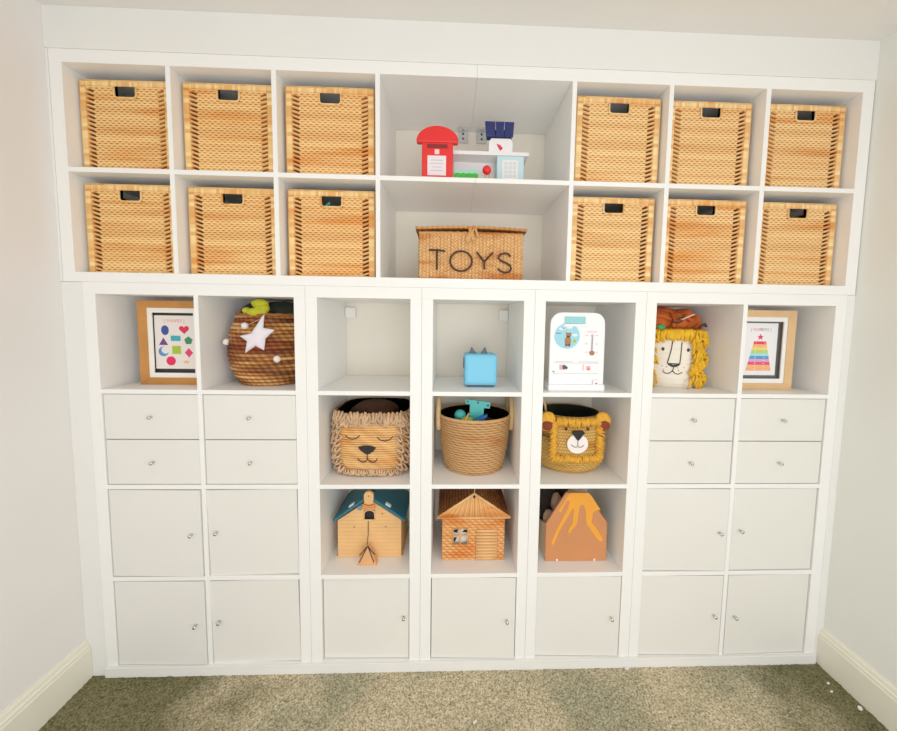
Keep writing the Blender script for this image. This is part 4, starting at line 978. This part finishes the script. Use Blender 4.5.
# ------------------------------------------------------------------ toy volcano
t = thing('toy_volcano', 'brown wooden toy volcano carrier painted with orange lava streams', 'toy', (182.2, 18.6, Z3))
V = [(-12.6, 0), (12.8, 0), (12.6, 16.4), (3.3, 29.0), (-4.8, 29.0), (-12.7, 16.0)]
m = MB(); yf = -11.6
m.prism(V, yf, yf+1.2); m.build('front_panel', 'volcano brown', t, bevel=.25)
MB().prism(V, 11.0, 12.2).build('back_panel', 'volcano wood', t, bevel=.2)
for x0, x1 in ((-12.6, -11.6), (11.7, 12.7)):
    m = MB(); m.add([(x, y_, z_) for x in (x0, x1) for y_, z_ in ((yf+1.2, 0), (11, 0), (11, 13), (4, 10), (-3, 12.5), (yf+1.2, 15.6))], [(0, 1, 2, 3, 4, 5), (11, 10, 9, 8, 7, 6)]+[(i, i+6, (i+1) % 6+6, (i+1) % 6) for i in range(6)]); m.build('side_panel', 'volcano wood', t)
MB().box(-11.6, 11.7, yf+1.2, 11, 0, 1).build('bottom_panel', 'volcano wood', t)
def Vp(u, v):      # photo crop coordinates of the painting measured on the panel plane
    X = 169.6+(u-110)*(25.4/447); Z_ = 68.8-(v-97)*(29.0/500); return (X-182.2, Z_-Z3)
lava = [(282, 97), (408, 97), (432, 120), (470, 178), (500, 220), (470, 222), (446, 240), (440, 290), (436, 310), (470, 350), (505, 400), (526, 440), (512, 452), (490, 440), (460, 400), (420, 345), (402, 325), (398, 290), (392, 225), (378, 185), (362, 180), (346, 195), (340, 240), (336, 300), (325, 335), (300, 360), (285, 388), (268, 384), (278, 350), (300, 320), (304, 260), (304, 200), (290, 220), (270, 260), (240, 310), (205, 375), (168, 472), (150, 470), (160, 430), (185, 365), (230, 270), (265, 200), (272, 155), (256, 150), (232, 190), (215, 235), (196, 232), (196, 222), (240, 150), (262, 112)]
m = MB().prism([Vp(*q) for q in lava], yf-.12, yf+.1); m.build('lava', 'lava', t)
for u in (197, 470): a, b = Vp(u, 585); MB().box(a-.35, a+.35, yf-.08, yf+.1, .2, 1.0).build('peg', 'felt white', t)
m = MB()
for (x, y_, z_, rx, ry, rz, sd) in ((172.5, 24, 58, 6.5, 7, 9.5, 1), (177.5, 25, 64.5, 6, 5.5, 6.5, 2.2)): m.ball((x+1, y_, z_), rx, ry, rz, 28, 18, .08, sd)
tag(m.build('dark_brown_plush_toy', 'dark plush'), 'dark brown plush toy standing inside the toy volcano carrier', 'soft toy')
m = MB()
for (x, y_, z_, rx, ry, rz, sd) in ((175.4, 15.5, 60.5, 2.2, 2.4, 4.4, 3), (171.8, 13.6, 55.0, 2.4, 2.2, 3.4, 3)): m.ball((x+.6, y_, z_), rx, ry, rz, 24, 14, .06, sd)
tag(m.build('beige_plush_toy', 'grey pink plush'), 'greyish beige plush toy at the left edge of the toy volcano', 'soft toy')

# ------------------------------------------------------------------ lint on the carpet
for k, (x, y_, rz, w, lab) in enumerate(((201.4, -1.9, .2, 1.6, 'scrap of white paper on the carpet at the foot of the volcano column'), (276.5, -9.4, .5, 1.5, 'scrap of white paper on the carpet nearest the right corner'), (278.7, -18.7, 1.0, 2.2, 'longest scrap of white paper on the carpet along the right baseboard'), (274.5, -12.6, .2, 1.2, 'small scrap of white paper on the greenish carpet patch at right'), (139.7, -20.2, .7, 1.6, 'scrap of white fluff on the carpet at the front, below the middle unit'))):
    m = MB(); n = 9
    m.prism([((w+.3*random.random())*.5*cos(2*pi*i/n)*random.uniform(.7, 1.2), .5*w*.55*sin(2*pi*i/n)*random.uniform(.7, 1.2)) for i in range(n)], -.1, .1)
    o = m.build('paper_scrap', 'felt white', loc=(x, y_, .8), rot=(radians(84), 0, rz)); tag(o, lab, 'paper scrap', 'paper scraps on the carpet')

# ------------------------------------------------------------------ light
def area(name, loc, rot, sx, sy, power, col):
    l = bpy.data.lights.new(name, 'AREA'); l.shape = 'RECTANGLE'; l.size = sx; l.size_y = sy; l.energy = power; l.color = col
    o = bpy.data.objects.new(name, l); C.objects.link(o); o.location = loc; o.rotation_euler = rot
    return o
area('window_light', (1.95, -4.2, 1.15), (radians(92), 0, radians(8)), 2.0, 1.7, 40, (.97, .985, 1))
area('low_fill_light', (1.5, -2.8, .75), (radians(104), 0, radians(3)), 2.6, 1.4, 38, (.985, .99, 1))  # added low fill, lifts the compartment ceilings from below
area('side_fill_light', (2.78, -1.75, 1.35), (radians(90), 0, radians(68)), 1.3, 1.3, 17, (.98, .99, 1))  # added fill from the right, brightens the left inner walls of the compartments
area('ceiling_light', (1.4, -1.5, 2.38), (0, 0, 0), .9, .9, 6, (1, .98, .95))
w = bpy.data.worlds.new('room beyond'); bpy.context.scene.world = w; w.use_nodes = True
w.node_tree.nodes['Background'].inputs[0].default_value = (1, .997, .99, 1); w.node_tree.nodes['Background'].inputs[1].default_value = .58

# ------------------------------------------------------------------ camera
cam = bpy.data.cameras.new('camera'); co = bpy.data.objects.new('camera', cam); C.objects.link(co)
co.location = (1.29432, -1.37365, 1.38123); co.rotation_euler = (1.49258068, -.01456492, -.03518293)
cam.sensor_fit = 'HORIZONTAL'; cam.sensor_width = 36; cam.lens = 36*373.2429/897
cam.shift_x = -14.4344/897; cam.shift_y = -16.6901/897; cam.clip_start = .02
bpy.context.scene.camera = co
sc = bpy.context.scene
sc.view_settings.view_transform = 'Standard'; sc.view_settings.look = 'None'; sc.view_settings.exposure = -.7; sc.view_settings.gamma = 1.2
